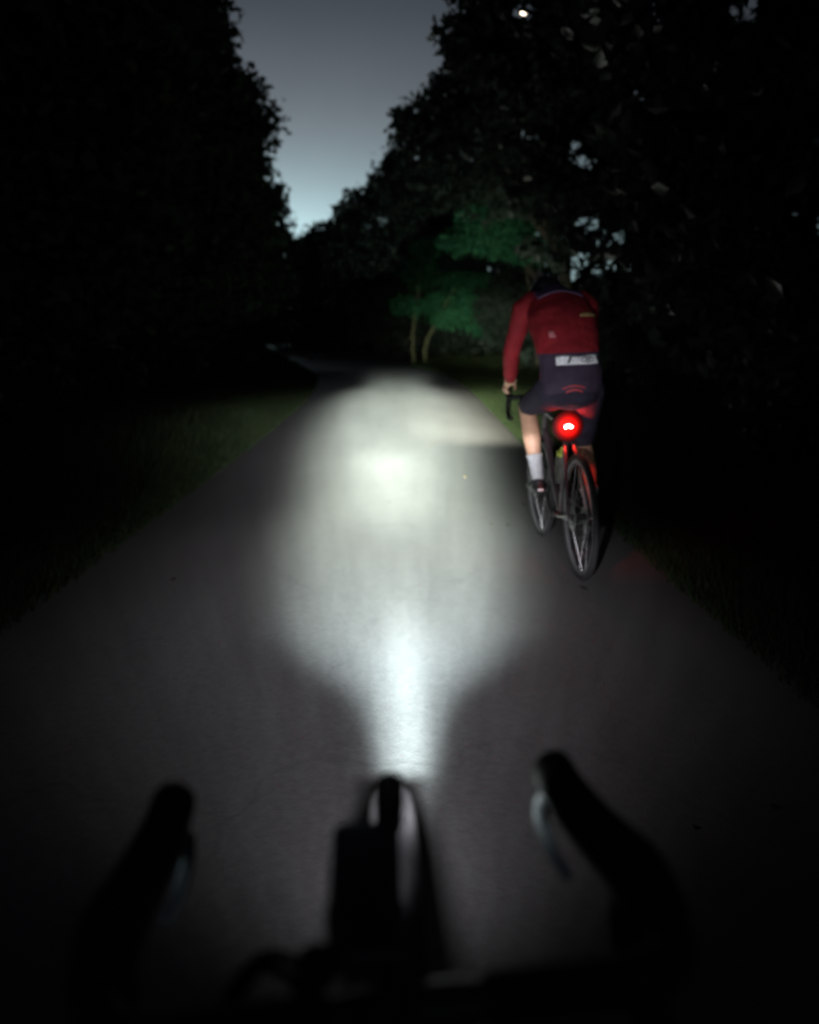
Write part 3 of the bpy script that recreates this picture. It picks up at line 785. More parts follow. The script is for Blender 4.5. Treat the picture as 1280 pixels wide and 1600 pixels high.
def beam_lamp(name, loc, aim, power, colour, core, width, spill, hot=None, lamp_h=.86, pexp=2.6, cshift=(), spill_sig=(), spill_c=(), radius=.012, parent=None, fringe=None, notch=None):
    """a bicycle headlamp with its lens pattern: intensity by elevation and azimuth (degrees) about the aim"""
    L = bpy.data.lights.new(name, 'SPOT'); L.energy = power; L.color = colour
    L.spot_size = R(178); L.spot_blend = .1; L.shadow_soft_size = radius
    o = bpy.data.objects.new(name, L); col.objects.link(o)
    o.location = loc; o.rotation_euler = (R(90), 0, aim)
    L.use_nodes = True; n = L.node_tree
    em = next(x for x in n.nodes if x.type == 'EMISSION')
    g = n.nodes.new('ShaderNodeNewGeometry')
    vr = n.nodes.new('ShaderNodeVectorRotate'); vr.rotation_type = 'Z_AXIS'; vr.inputs['Angle'].default_value = -aim
    n.links.new(g.outputs['Incoming'], vr.inputs['Vector'])
    s = n.nodes.new('ShaderNodeSeparateXYZ'); n.links.new(vr.outputs[0], s.inputs[0])
    el = math_node(n, 'MULTIPLY', math_node(n, 'ARCSINE', s.outputs['Z']), 180 / math.pi)
    az = math_node(n, 'MULTIPLY', math_node(n, 'ARCTAN2', s.outputs['X'], s.outputs['Y']), 180 / math.pi)
    LO, HI = -60.0, 40.0
    def logc(pts):                                 # curve over log10 intensity, 0..6
        v = float_curve(n, el, [(x, min(max(math.log10(max(y, 1e-3)) / 8 + .375, 0), 1)) for x, y in pts], LO, HI)
        return math_node(n, 'POWER', 10.0, math_node(n, 'MULTIPLY', math_node(n, 'SUBTRACT', v, .375), 8.0))
    I = logc(core)
    wd = math_node(n, 'MULTIPLY', float_curve(n, el, [(x, y / 20) for x, y in width], LO, HI), 20.0)
    a = az
    if cshift: a = math_node(n, 'SUBTRACT', az, math_node(n, 'MULTIPLY', math_node(n, 'SUBTRACT', float_curve(n, el, [(x, y / 20 + .5) for x, y in cshift], LO, HI), .5), 20.0))
    q = math_node(n, 'POWER', math_node(n, 'DIVIDE', math_node(n, 'ABSOLUTE', a), wd), pexp)
    I = math_node(n, 'MULTIPLY', I, math_node(n, 'POWER', 2.718, math_node(n, 'MULTIPLY', q, -.693)))
    ssig = math_node(n, 'MULTIPLY', float_curve(n, el, [(x, y / 40) for x, y in spill_sig], LO, HI), 40.0)
    sc_ = math_node(n, 'MULTIPLY', math_node(n, 'SUBTRACT', float_curve(n, el, [(x, y / 40 + .5) for x, y in spill_c], LO, HI), .5), 40.0)
    sa = math_node(n, 'DIVIDE', math_node(n, 'SUBTRACT', az, sc_), ssig)
    Sp = math_node(n, 'MULTIPLY', logc(spill), math_node(n, 'POWER', 2.718, math_node(n, 'MULTIPLY', math_node(n, 'MULTIPLY', sa, sa), -1.0)))
    tot = math_node(n, 'ADD', I, Sp)
    for (h_el, h_az, s_el, s_az, h_i) in (hot or ()):
        e1 = math_node(n, 'DIVIDE', math_node(n, 'SUBTRACT', el, h_el), s_el); a1 = math_node(n, 'DIVIDE', math_node(n, 'SUBTRACT', az, h_az), s_az)
        gq = math_node(n, 'ADD', math_node(n, 'MULTIPLY', e1, e1), math_node(n, 'MULTIPLY', a1, a1))
        tot = math_node(n, 'ADD', tot, math_node(n, 'MULTIPLY', math_node(n, 'POWER', 2.718, math_node(n, 'MULTIPLY', gq, -1.0)), h_i))
    # the moulded lens is never even: faint streaks and blotches
    cx = n.nodes.new('ShaderNodeCombineXYZ'); n.links.new(math_node(n, 'MULTIPLY', az, .4), cx.inputs[0]); n.links.new(math_node(n, 'MULTIPLY', el, .09), cx.inputs[1])
    nz = n.nodes.new('ShaderNodeTexNoise'); nz.noise_dimensions = '2D'; nz.inputs['Scale'].default_value = 1.0; nz.inputs['Detail'].default_value = 4; nz.inputs['Roughness'].default_value = .6
    n.links.new(cx.outputs[0], nz.inputs['Vector'])
    tot = math_node(n, 'MULTIPLY', tot, math_node(n, 'MULTIPLY_ADD', nz.outputs['Fac'], .5, .75))
    if notch:                                      # mask put into the emission dims the beam over the bicycle's own wheel
        ne, na, ns, nd = notch
        st_ = n.nodes.new('ShaderNodeMapRange'); st_.interpolation_type = 'SMOOTHSTEP'
        st_.inputs['From Min'].default_value = ne; st_.inputs['From Max'].default_value = ne - 1.8; st_.inputs['To Max'].default_value = nd
        n.links.new(el, st_.inputs['Value'])
        aq = math_node(n, 'DIVIDE', math_node(n, 'SUBTRACT', az, na), ns)
        tot = math_node(n, 'MULTIPLY', tot, math_node(n, 'SUBTRACT', 1.0, math_node(n, 'MULTIPLY', st_.outputs[0], math_node(n, 'POWER', 2.718, math_node(n, 'MULTIPLY', math_node(n, 'POWER', aq, 4.0), -1.0)))))
    n.links.new(tot, em.inputs['Strength'])
    if fringe:                                     # the lens tints its outer spill warmer than the beam's middle
        cb = n.nodes.new('ShaderNodeMixRGB'); cb.inputs[1].default_value = (.96, 1.0, 1.05, 1); cb.inputs[2].default_value = (1.01, 1.0, .90, 1)
        eb = n.nodes.new('ShaderNodeMapRange'); eb.inputs['From Min'].default_value = -21; eb.inputs['From Max'].default_value = -9
        n.links.new(el, eb.inputs['Value']); n.links.new(eb.outputs[0], cb.inputs[0])
        cmx = n.nodes.new('ShaderNodeMixRGB'); n.links.new(cb.outputs[0], cmx.inputs[1]); cmx.inputs[2].default_value = (*fringe, 1)
        n.links.new(math_node(n, 'DIVIDE', Sp, math_node(n, 'ADD', tot, .0001)), cmx.inputs[0])
        n.links.new(cmx.outputs[0], em.inputs['Color'])
    if parent is not None:
        o.parent = parent; o.matrix_parent_inverse = parent.matrix_world.inverted()
    return o

# ------------------------------------------------------------------ bicycles
def wheel(parent, c, radius, tw, rotor_side=-1, steer=None, hub_w=.05):
    """wheel > tyre, rim, hub, spokes, brake_disc; axle along x, turned by steer"""
    e = empty('wheel', c, parent=parent)
    if steer: e.rotation_euler.z = steer
    X = Vector((1, 0, 0)); O = (0, 0, 0)
    tr = tw / 2
    MB().torus(O, X, radius - tr, tr, 72, 14).build('tyre', M_TYRE, e)
    MB().torus(O, X, radius - tw - .008, 0, 72, 10, ax=(.016, .0115)).build('rim', M_RIM, e)
    MB().tube([(-hub_w, 0, 0), (-hub_w + .004, 0, 0), (-hub_w + .005, 0, 0), (0, 0, 0), (hub_w - .005, 0, 0), (hub_w - .004, 0, 0), (hub_w, 0, 0)], [.012, .024, .014, .013, .014, .024, .012], 16).build('hub', M_BLACK, e)
    sp = MB()
    for k in range(28):
        a = 2 * math.pi * k / 28; sd = 1 if k % 2 else -1
        a2 = a + (.5 if k % 4 < 2 else -.5)
        sp.tube([(sd * (hub_w - .006), .022 * math.cos(a2), .022 * math.sin(a2)), (0, (radius - tw - .02) * math.cos(a), (radius - tw - .02) * math.sin(a))], .0013, 5)
    sp.build('spokes', M_SPOKE, e)
    MB().torus((rotor_side * (hub_w - .01), 0, 0), X, .066, 0, 40, 6, ax=(.010, .001)).build('brake_disc', M_SPOKE, e)
    MB().tube([(0, 0, -radius + tw + .012), (.012, 0, -radius + tw + .05)], .003, 6).build('valve', M_BLACK, e)
    return e

def drop_bar(parent, clamp, half, steer, tip, tilt=0.0, lever_in=.012, fat=1.0, turn_in=0.0):
    """handlebar > bar_tape; two brake_hood > brake_lever. tip = (forward, up) of the hood's horn"""
    e = empty('handlebar', clamp, parent=parent)
    e.rotation_euler = (tilt, 0, steer)
    MB().tube([(-.065, 0, 0), (-.03, 0, 0), (.03, 0, 0), (.065, 0, 0)], [.013, .016, .016, .013], 16).build('bar_clamp_zone', M_BLACK, e)
    for s in (-1, 1):
        h = half
        p = spline([(s * .06, 0, 0), (s * h * .6, 0, 0), (s * (h - .028), .004, 0), (s * (h - .004), .03, 0), (s * h, .075, -.004), (s * (h + .002), .112, -.03), (s * (h + .006), .108, -.085), (s * (h + .011), .06, -.122), (s * (h + .015), -.03, -.128)], 6)
        MB().tube(p, .0155 * (1 + (fat - 1) * .5), 14, dome=True).build('bar_tape', M_TAPE, e)
        hp = spline([(s * h, .055, .0), (s * (h - .001), .10, .008), (s * (h - .004 - turn_in * .45), .15, .010), (s * (h - .010 - turn_in * .85), tip[0] - .03, tip[1] - .012), (s * (h - .013 - turn_in), tip[0], tip[1])], 5)
        h -= turn_in
        k = fat; rr = lerpl([.019 * k, .022 * k, .0195 * k, .0175 * k, .0165 * k], 5); rn = lerpl([.019 * k, .023 * k, .021 * k, .021 * k, .017 * k], 5)
        hd = MB().tube(hp, rr, 14, side=(1, 0, 0), rn=rn, dome=True).build('brake_hood', M_HOOD, e)
        lp = spline([(s * (h - .016), tip[0] - .006, tip[1] - .022), (s * (h - .020 - lever_in * .5), tip[0] + .004, tip[1] - .040), (s * (h - .019 - lever_in), tip[0] + .002, tip[1] - .060), (s * (h - .012 - lever_in), tip[0] - .012, tip[1] - .085), (s * (h - .002 - lever_in), tip[0] - .03, tip[1] - .10)], 5)
        MB().tube(lp, lerpl([.008, .0085, .008, .007, .006], 5), 10, side=(1, 0, 0), rn=lerpl([.006, .0055, .005, .0045, .004], 5), dome=True).build('brake_lever', M_CHROME, hd)
    return e

def pedals_crank(root, bb, ang, cl=.17):
    """crank_arm x2, chainring, pedal x2; ang = left crank angle above forward"""
    bb = Vector(bb)
    MB().tube([bb - Vector((.045, 0, 0)), bb + Vector((.05, 0, 0))], .021, 16).build('bottom_bracket', M_BLACK, root)
    for s, a in ((-1, ang), (1, ang + math.pi)):
        d = Vector((0, math.cos(a), math.sin(a)))
        p0 = bb + Vector((s * .058, 0, 0)); p1 = p0 + d * cl + Vector((s * .012, 0, 0))
        MB().tube([p0, p0.lerp(p1, .5), p1], [.009, .008, .008], 10, side=(1, 0, 0), rn=[.017, .013, .012], dome=True).build('crank_arm', M_BLACK, root)
        q = p1 + Vector((s * .045, 0, 0))
        MB().box(q, (.06, .07, .014)).box(q, (.075, .03, .02)).build('pedal', M_BLACK, root)
    c = bb + Vector((.048, 0, 0))
    MB().torus(c, (1, 0, 0), .083, 0, 48, 6, ax=(.011, .0018)).build('chainring', M_SPOKE, root)

def frame_mesh(root, P, rad=1.0, m=None):
    m = m or M_FRAME
    f = MB()
    f.tube([P['ht_top'], P['ht_bot']], .022 * rad, 16)
    f.tube([P['st_top'], P['ht_top'] + (P['ht_bot'] - P['ht_top']) * .2], [.015 * rad, .017 * rad], 14)
    f.tube([P['bb'], P['ht_bot'] + (P['ht_top'] - P['ht_bot']) * .15], [.02 * rad, .021 * rad], 14)
    f.tube([P['bb'], P['st_top']], [.017 * rad, .016 * rad], 14)
    for s in (-1, 1):
        ax = P['ra'] + Vector((s * .062, 0, 0))
        f.tube(spline([P['bb'] + Vector((s * .028, -.02, 0)), P['bb'] + Vector((s * .045, -.10, .01)), ax], 4), [.011] * 8 + [.009], 10)
        f.tube(spline([P['st_top'] + Vector((s * .016, 0, -.05)), P['st_top'].lerp(ax, .35) + Vector((s * .012, 0, 0)), ax], 4), [.009] * 9, 10)
    f.build('frame', m, root)
    fk = MB()
    fk.tube([P['ht_bot'], P['ht_bot'] + (P['ht_bot'] - P['ht_top']).normalized() * .03], .022, 14)
    cr_ = P['ht_bot'] + (P['ht_bot'] - P['ht_top']).normalized() * .03
    for s in (-1, 1):
        ax = P['fa'] + Vector((s * .055, 0, 0))
        fk.tube(spline([cr_ + Vector((s * .012, 0, 0)), cr_ + Vector((s * .048, .01, -.05)), cr_.lerp(ax, .6) + Vector((s * .022, 0, 0)), ax], 5), [.016] * 5 + [.014] * 6 + [.011] * 5, 10)
    fk.build('fork', m, root)

def saddle(root, top, name='saddle'):
    t = Vector(top)
    pts = [t + Vector((0, -.135, -.012)), t + Vector((0, -.10, 0)), t + Vector((0, -.03, -.004)), t + Vector((0, .05, -.006)), t + Vector((0, .13, -.012))]
    s = MB().tube(spline(pts, 4), lerpl([.045, .068, .05, .026, .016], 4), 16, side=(1, 0, 0), rn=lerpl([.016, .022, .020, .016, .012], 4), dome=True).build('saddle', M_SADDLE, root)
    rl = MB()
    for q in (-1, 1):
        rl.tube(spline([t + Vector((q * .03, -.10, -.02)), t + Vector((q * .022, -.05, -.05)), t + Vector((q * .022, .04, -.05)), t + Vector((q * .01, .11, -.025))], 4), .0035, 8)
    rl.build('saddle_rails', M_CHROME, s)
    return s

# ---- the rider's bicycle, its frame: x right, y forward, z up from the rear contact point
c0 = on_ground(905, 905)
RM = Matrix.Translation(c0 + Vector((0, 0, .004))) @ Matrix.Rotation(R(1.5), 4, 'Z') @ Matrix.Rotation(R(-2.5), 4, 'Y')
rb = empty('road_bicycle', M=RM)
tag(rb, 'dark road bicycle with lit red tail light, ridden by the person ahead', 'bicycle')
V = Vector
P = dict(ra=V((0, 0, .345)), fa=V((0, 1.0, .345)), bb=V((0, .42, .275)), st_top=V((0, .265, .80)), ht_top=V((0, .80, .88)), ht_bot=V((0, .855, .72)))
frame_mesh(rb, P)
wheel(rb, P['ra'], .345, .034)
wheel(rb, P['fa'], .345, .034, steer=R(2))
MB().tube([P['st_top'] + V((0, .008, -.04)), V((0, .222, .935))], .0136, 14).build('seatpost', M_BLACK, rb)
saddle(rb, (0, .215, .965))
MB().tube([V((0, .795, .88)), V((0, .787, .935)), V((0, .79, .945))], .018, 14).tube([V((0, .788, .935)), V((0, .865, .945))], .016, 14).build('stem', M_BLACK, rb)
drop_bar(rb, (0, .87, .945), .205, R(1), (.19, .045))
pedals_crank(rb, P['bb'], R(45))
ch = MB()
for z in (.083, -.083): ch.tube([V((.048, .42, .275 + z)), V((.045, .02, .345 + z * .35 - .0))], .004, 6)
ch.build('chain', M_SPOKE, rb)
cs = MB()
for k in range(6): cs.torus((.028 + .004 * k, 0, .345), (1, 0, 0), .05 - .005 * k, 0, 28, 6, ax=(.006, .001))
cs.build('cassette', M_SPOKE, rb)
MB().tube(spline([V((.05, .01, .325)), V((.056, -.02, .28)), V((.056, .03, .23)), V((.05, .06, .17))], 4), [.013] * 13, 10, rn=[.009] * 13).disc((.048, .03, .25), (1, 0, 0), .022, .008, 20).disc((.048, .062, .17), (1, 0, 0), .022, .008, 20).build('derailleur', M_BLACK, rb)
MB().box((-.055, .05, .40), (.022, .045, .05)).build('rear_caliper', M_BLACK, rb)
MB().box((-.05, .955, .42), (.02, .035, .05)).build('front_caliper', M_BLACK, rb)
MB().box((-.066, 0, .345), (.012, .026, .026)).tube([(-.08, 0, .345), (.08, 0, .345)], .006, 10).build('rear_axle', M_CHROME, rb)

# tail light > lens, led
tl = empty('tail_light', (-.012, .205, .818), parent=rb)
def disc_lens(rx, rz, y0, y1, bulge, n=28):
    m = MB()
    rings = []
    for q in (1.0, .98, .9, .7, .4, .05):
        yy = y1 - bulge * (1 - q * q)
        rings.append([(rx * q * math.cos(2 * math.pi * j / n), yy, rz * q * math.sin(2 * math.pi * j / n)) for j in range(n)])
    rings.insert(0, [(rx * math.cos(2 * math.pi * j / n), y0, rz * math.sin(2 * math.pi * j / n)) for j in range(n)])
    return m.ring_tube(rings)
disc_lens(.086, .086, .035, 0, .020).build('bloom_disc', M_REDBLOOM, tl)  # oversized disc added to carry the lamp's painted bloom
disc_lens(.022, .020, -.0, -.012, .008).build('lens', M_REDLENS, tl)
led = MB()
led.tube(spline([(-.016, -.0205, -.003), (-.008, -.022, .003), (0, -.023, .005), (.008, -.022, .003), (.016, -.0205, -.003)], 3), .0062, 10, dome=True)
led.build('led', M_LED, tl)
MB().tube([(0, .03, 0), (0, .055, -.002)], .012, 10).torus((.010, .066, -.002), (0, 0, 1), .017, .005, 24, 8).build('mount', M_BLACK, tl)
TLd = bpy.data.lights.new('tail_light_glow', 'POINT'); TLd.energy = 4.2; TLd.color = (1, .02, .01); TLd.shadow_soft_size = .015
TLo = bpy.data.objects.new('tail_light_glow', TLd); col.objects.link(TLo); TLo.parent = tl; TLo.location = (0, -.045, 0)
TLd.use_nodes = True                               # added glow, dimmed towards the rear to keep red off the road
_n = TLd.node_tree; _e = next(x for x in _n.nodes if x.type == 'EMISSION')
_g = _n.nodes.new('ShaderNodeNewGeometry'); _s = _n.nodes.new('ShaderNodeSeparateXYZ'); _n.links.new(_g.outputs['Incoming'], _s.inputs[0])
_m = _n.nodes.new('ShaderNodeMapRange'); _m.inputs['From Min'].default_value = -.35; _m.inputs['From Max'].default_value = .25
_m.inputs['To Min'].default_value = .05; _m.inputs['To Max'].default_value = 1.6
_n.links.new(_s.outputs['Y'], _m.inputs['Value']); _n.links.new(_m.outputs[0], _e.inputs['Strength'])

# water bottle in its cage
wb = empty('water_bottle', M=RM @ Matrix.Translation((-.005, .415, .47)) @ Matrix.Rotation(R(16), 4, 'X'))
MB().tube([(0, 0, 0), (0, 0, .004), (0, 0, .10), (0, 0, .112), (0, 0, .125), (0, 0, .16), (0, 0, .172)], [.03, .036, .036, .031, .036, .036, .028], 20).build('bottle_body', M_BOTTLE, wb)
MB().tube([(0, 0, .170), (0, 0, .192)], .030, 20).tube([(0, 0, .190), (0, 0, .200), (0, 0, .215), (0, 0, .222)], [.022, .012, .012, .009], 16).build('cap', M_LIME, wb)
tag(wb, 'lime capped water bottle in the frame behind the rider\'s left calf', 'water bottle')
cg = MB()
for s in (-1, 1): cg.tube(spline([V((s * .012, .36, .42)), V((s * .038, .40, .46)), V((s * .038, .395, .53)), V((s * .01, .345, .57))], 4), .003, 6)
cg.build('bottle_cage', M_BLACK, rb)

# rider's own headlamp, lighting the lane and trees in front of the rider
rl = empty('front_lamp', (0.0, .93, .93), parent=rb)
MB().tube([(0, -.03, 0), (0, .045, 0)], .017, 16, dome=True).build('lamp_body', M_BLACK, rl)
MB().disc((0, .06, 0), (0, 1, 0), .015, .004).build('lamp_glass', M_LAMPGLASS, rl)

# ------------------------------------------------------------------ the rider
def limb(mb, pts, rad, seg=14): mb.tube(pts, rad, seg, dome=True)
SPINE = [V((0, .165, 1.02)), V((0, .19, 1.12)), V((0, .27, 1.25)), V((0, .385, 1.38)), V((0, .50, 1.47)), V((0, .575, 1.525))]
LSH, LEL, LWR = V((-.185, .545, 1.47)), V((-.238, .665, 1.225)), V((-.212, .872, 1.045))
RSH, REL, RWR = V((.185, .545, 1.47)), V((.245, .66, 1.22)), V((.212, .872, 1.045))
LHP, LKN, LAN = V((-.09, .22, 1.005)), V((-.165, .60, .905)), V((-.135, .425, .485))
RHP, RKN, RAN = V((.09, .22, 1.005)), V((.155, .51, .68)), V((.130, .205, .275))
bd = MB()
bd.tube(SPINE, [.15, .14, .15, .165, .16, .08], 18, side=(1, 0, 0), rn=[.095, .09, .095, .10, .085, .06], dome=True)
limb(bd, [V((0, .53, 1.48)), V((0, .64, 1.535)), V((0, .74, 1.55))], [.062, .056, .056])
rh = Matrix.Rotation(R(-12), 3, 'X')
HC = V((0, .800, 1.540))
bd.ball(HC + rh @ V((0, -.012, .02)), (.076, .094, .092), 20, rh)
bd.ball(HC + rh @ V((0, .035, -.055)), (.056, .062, .062), 18, rh)
limb(bd, [HC + rh @ V((0, .088, -.005)), HC + rh @ V((0, .108, -.035))], [.010, .015], 10)
for s in (-1, 1):
    bd.ball(HC + rh @ V((s * .078, -.01, -.02)), (.010, .02, .032), 10, rh)
    bd.ball(HC + rh @ V((s * .032, .076, .012)), (.016, .014, .010), 10, rh)
limb(bd, [HC + rh @ V((-.022, .092, -.068)), HC + rh @ V((.022, .092, -.068))], [.008, .008], 8)
for sh, el_, wr, s in ((LSH, LEL, LWR, -1), (RSH, REL, RWR, 1)):
    limb(bd, [V((s * .1, .53, 1.475)), sh, sh.lerp(el_, .5), el_], [.06, .055, .045, .039])
    limb(bd, [el_, el_.lerp(wr, .35), wr], [.038, .04, .026])
    pm = V((s * .203, .955, 1.028))
    bd.tube([wr, wr.lerp(pm, .5), pm], [.026, .036, .038], 14, side=(1, 0, 0), rn=[.022, .018, .015], dome=True)
    for i in range(4):
        ln = (.92, 1.0, .95, .8)[i]
        k = V((s * (.226 - .002 * i), .985 - .022 * i, 1.022 - .002 * i))
        m_ = k + V((s * .014, .006, -.034 * ln)); t_ = m_ + V((-s * .022, .0, -.024 * ln))
        limb(bd, [V((s * .21, .945 - .01 * i, 1.025)), k, m_, t_], [.011, .0105, .009, .0078], 10)
    limb(bd, [V((s * .196, .905, 1.03)), V((s * .172, .935, 1.018)), V((s * .168, .962, .99))], [.013, .011, .009], 10)
for hp, kn, an, s, toe in ((LHP, LKN, LAN, -1, V((-.132, .60, .425))), (RHP, RKN, RAN, 1, V((.130, .36, .185)))):
    limb(bd, [hp, hp.lerp(kn, .45), kn], [.085, .072, .05])
    d = (an - kn); back = V((0, -.022, -.004))
    limb(bd, [kn, kn + d * .22 + back, kn + d * .38 + back * 1.1, kn + d * .7, an], [.049, .052, .054, .038, .030])
    heel = an + V((0, -.035, -.045))
    bd.tube([heel, an.lerp(toe, .45) + V((0, 0, -.02)), toe], [.026, .038, .034], 14, side=(1, 0, 0), rn=[.024, .03, .016], dome=True)
person = remeshed(bd, 'person', .0062, M_SKIN, smooth_it=3)
person.matrix_world = RM
tag(person, 'cyclist seen from behind in burgundy jacket, dark shorts and white socks', 'person')

jk = MB()
jk.tube([V((0, .158, 1.04)), V((0, .175, 1.10)), V((0, .21, 1.18)), V((0, .275, 1.27)), V((0, .38, 1.385)), V((0, .485, 1.475)), V((0, .57, 1.535))], [.168, .170, .168, .178, .195, .175, .095], 22, side=(1, 0, 0), rn=[.118, .118, .115, .118, .122, .105, .075], dome=True)
jk.tube([V((0, .53, 1.50)), V((0, .61, 1.535)), V((0, .655, 1.555))], [.095, .074, .068], 18, rn=[.095, .074, .068])
for sh, el_, wr, s in ((LSH, LEL, LWR, -1), (RSH, REL, RWR, 1)):
    limb(jk, [V((s * .08, .52, 1.485)), sh.lerp(V((s * .08, .52, 1.485)), .35) + V((0, 0, .012)), sh, sh.lerp(el_, .3), sh.lerp(el_, .65), el_], [.085, .080, .068, .060, .054, .051], 16)
    limb(jk, [el_, el_.lerp(wr, .35), el_.lerp(wr, .7), wr.lerp(el_, .06)], [.051, .050, .044, .036], 16)
jacket = remeshed(jk, 'jacket', .009, M_JACKET, person, wrinkle=.0055, wscale=9, smooth_it=5)
shm = MB()
shm.tube([V((0, .135, .985)), V((0, .16, 1.03)), V((0, .185, 1.09))], [.135, .172, .168], 20, side=(1, 0, 0), rn=[.09, .118, .112], dome=True)
for hp, kn in ((LHP, LKN), (RHP, RKN)):
    limb(shm, [hp + V((0, -.01, .01)), hp.lerp(kn, .45), hp.lerp(kn, .88)], [.105, .086, .066], 16)
remeshed(shm, 'shorts', .009, M_SHORTS, person, wrinkle=.003, wscale=9)
for an, kn, toe, tall in ((LAN, LKN, V((-.132, .60, .425)), .36), (RAN, RKN, V((.130, .36, .185)), .42)):
    d = kn - an
    so = MB(); back = V((0, -.014, -.003))
    so.tube([an + V((0, -.012, -.03)), an, an + d * .16 + back * .3, an + d * .32 + back * .7, an + d * tall + back], [.033, .0345, .037, .044, .0555], 18)
    remeshed(so, 'sock', .005, M_SOCK, person, wrinkle=.003, wscale=28)
    s_ = MB(); heel = an + V((0, -.04, -.05))
    s_.tube([heel, heel + V((0, .05, .004)), an.lerp(toe, .55) + V((0, 0, -.022)), toe + V((0, .02, 0))], [.032, .036, .045, .034], 18, side=(1, 0, 0), rn=[.034, .042, .036, .018], dome=True)
    limb(s_, [an + V((0, -.012, -.045)), an + V((0, -.008, -.012))], [.042, .039])
    shoe = remeshed(s_, 'shoe', .005, M_SHOE, person)
    MB().box(heel + V((0, -.0335, .004)), (.03, .004, .010)).build('heel_tab', M_REFLECT, shoe)
# cream cuffs at the wrists
for el_, wr in ((LEL, LWR), (REL, RWR)):
    d = (wr - el_).normalized(); c = wr - d * .012
    MB().tube([c - d * .007, c, c + d * .007], [.037, .0395, .036], 18).build('cuff', M_CUFF, person)
# helmet: shell of ribs over a dark liner
hl = MB().ball(HC + rh @ V((0, -.012, .045)), (.094, .122, .082), 24, rh)
helmet = remeshed(hl, 'helmet', .008, M_HELMET, person)
rb_ = MB()
for q in (-.055, -.02, .02, .055):
    pts = [HC + rh @ V((q * (1 - .3 * abs(t)), -.012 + .118 * math.sin(t), .045 + .088 * math.cos(t) * math.sqrt(max(.05, 1 - (q / .1) ** 2)))) for t in np.linspace(-1.35, 1.35, 11)]
    rb_.tube(pts, .010, 8, dome=True)
rb_.build('helmet_ribs', M_HELMET, helmet)
MB().tube([HC + rh @ V((s * .088, -.01, .01)) if k == 0 else HC + rh @ V((0, .03, -.125)) for k, s in ((0, -1), (1, 0), (0, 1))], .004, 6).build('chin_strap', M_BLACK, helmet)
hr = MB().ball(HC + rh @ V((0, -.062, -.02)), (.066, .042, .06), 16, rh)
remeshed(hr, 'hair', .008, mat('hair_dark', (.02, .014, .01), .7, 0, .3, 40, .4), person)

# flat trims sewn on the jacket's back and painted red glints, laid on its surface
bvh = BVHTree.FromPolygons([v.co.copy() for v in jacket.data.vertices], [tuple(p.vertices) for p in jacket.data.polygons])
def patch(name, m, fn, nu, nv, lift=.004, parent=None):
    """fn(u, v) -> (x, z) on the back; cast forward onto the jacket"""
    vs_, ok = [], True
    for j in range(nv + 1):
        for i in range(nu + 1):
            x, z = fn(i / nu, j / nv)
            h = bvh.ray_cast(V((x, -1, z)), V((0, 1, 0)))
            if h[0] is None:
                h = bvh.find_nearest(V((x, .1, z)))
            vs_.append(h[0] + (h[1] if h[1].y < .2 else -h[1]) * lift)
    f = [(j * (nu + 1) + i, j * (nu + 1) + i + 1, (j + 1) * (nu + 1) + i + 1, (j + 1) * (nu + 1) + i) for j in range(nv) for i in range(nu)]
    me = bpy.data.meshes.new(name); me.from_pydata([tuple(v) for v in vs_], [], f)
    for p in me.polygons: p.use_smooth = True
    o = link(name, me, m, parent or jacket)
    so = o.modifiers.new('t', 'SOLIDIFY'); so.thickness = .002; so.offset = 0
    return o
ST = 1.177
strip = patch('reflective_strip', M_REFLECT, lambda u, v: (-.098 + .228 * u, ST - .022 + .044 * v + (.004 * math.sin(u * 9) if v > .5 else 0)), 22, 4)
def curve_mark(x0, x1, z0, amp, th):
    return lambda u, v: (x0 + (x1 - x0) * u, ST + z0 + amp * math.sin(math.pi * u) + (v - .5) * th)
patch('strip_mark', M_MARK, curve_mark(.03, .10, .004, .010, .005), 8, 1, .006, strip)
patch('strip_mark', M_MARK, curve_mark(.03, .10, -.006, -.006, .005), 8, 1, .006, strip)
patch('strip_mark', M_MARK, curve_mark(.05, .078, .001, .0, .008), 4, 1, .006, strip)
patch('strip_mark', M_MARK, lambda u, v: (-.045 + .012 * u + .016 * v, ST - .016 + .036 * v), 2, 4, .006, strip)
patch('strip_mark', M_MARK, lambda u, v: (.125 + .010 * u - .012 * v, ST - .018 + .036 * v), 2, 4, .006, strip)
for dz, th, x0, x1 in ((0, .006, -.075, .045), (-.020, .009, -.055, .03)):
    patch('hem_glint', M_REDGLINT, lambda u, v: (x0 + (x1 - x0) * u, 1.035 + dz + .012 * math.sin(math.pi * u) + (v - .5) * th), 12, 1)  # red glow at the saddle edge, painted as added arcs
patch('yoke_piping', M_LILAC, lambda u, v: (-.125 + .25 * u, 1.520 + .034 * math.sin(math.pi * u) + (v - .5) * .010), 20, 1)
patch('pocket_flap', M_TAN, lambda u, v: (.065 + .105 * u, 1.405 + .012 * math.sin(math.pi * u) * (v) + v * .012), 10, 2)
patch('zip_pull', M_PINK, lambda u, v: (-.115 + .034 * u * (1 - .3 * v), 1.30 + .036 * v), 3, 3)

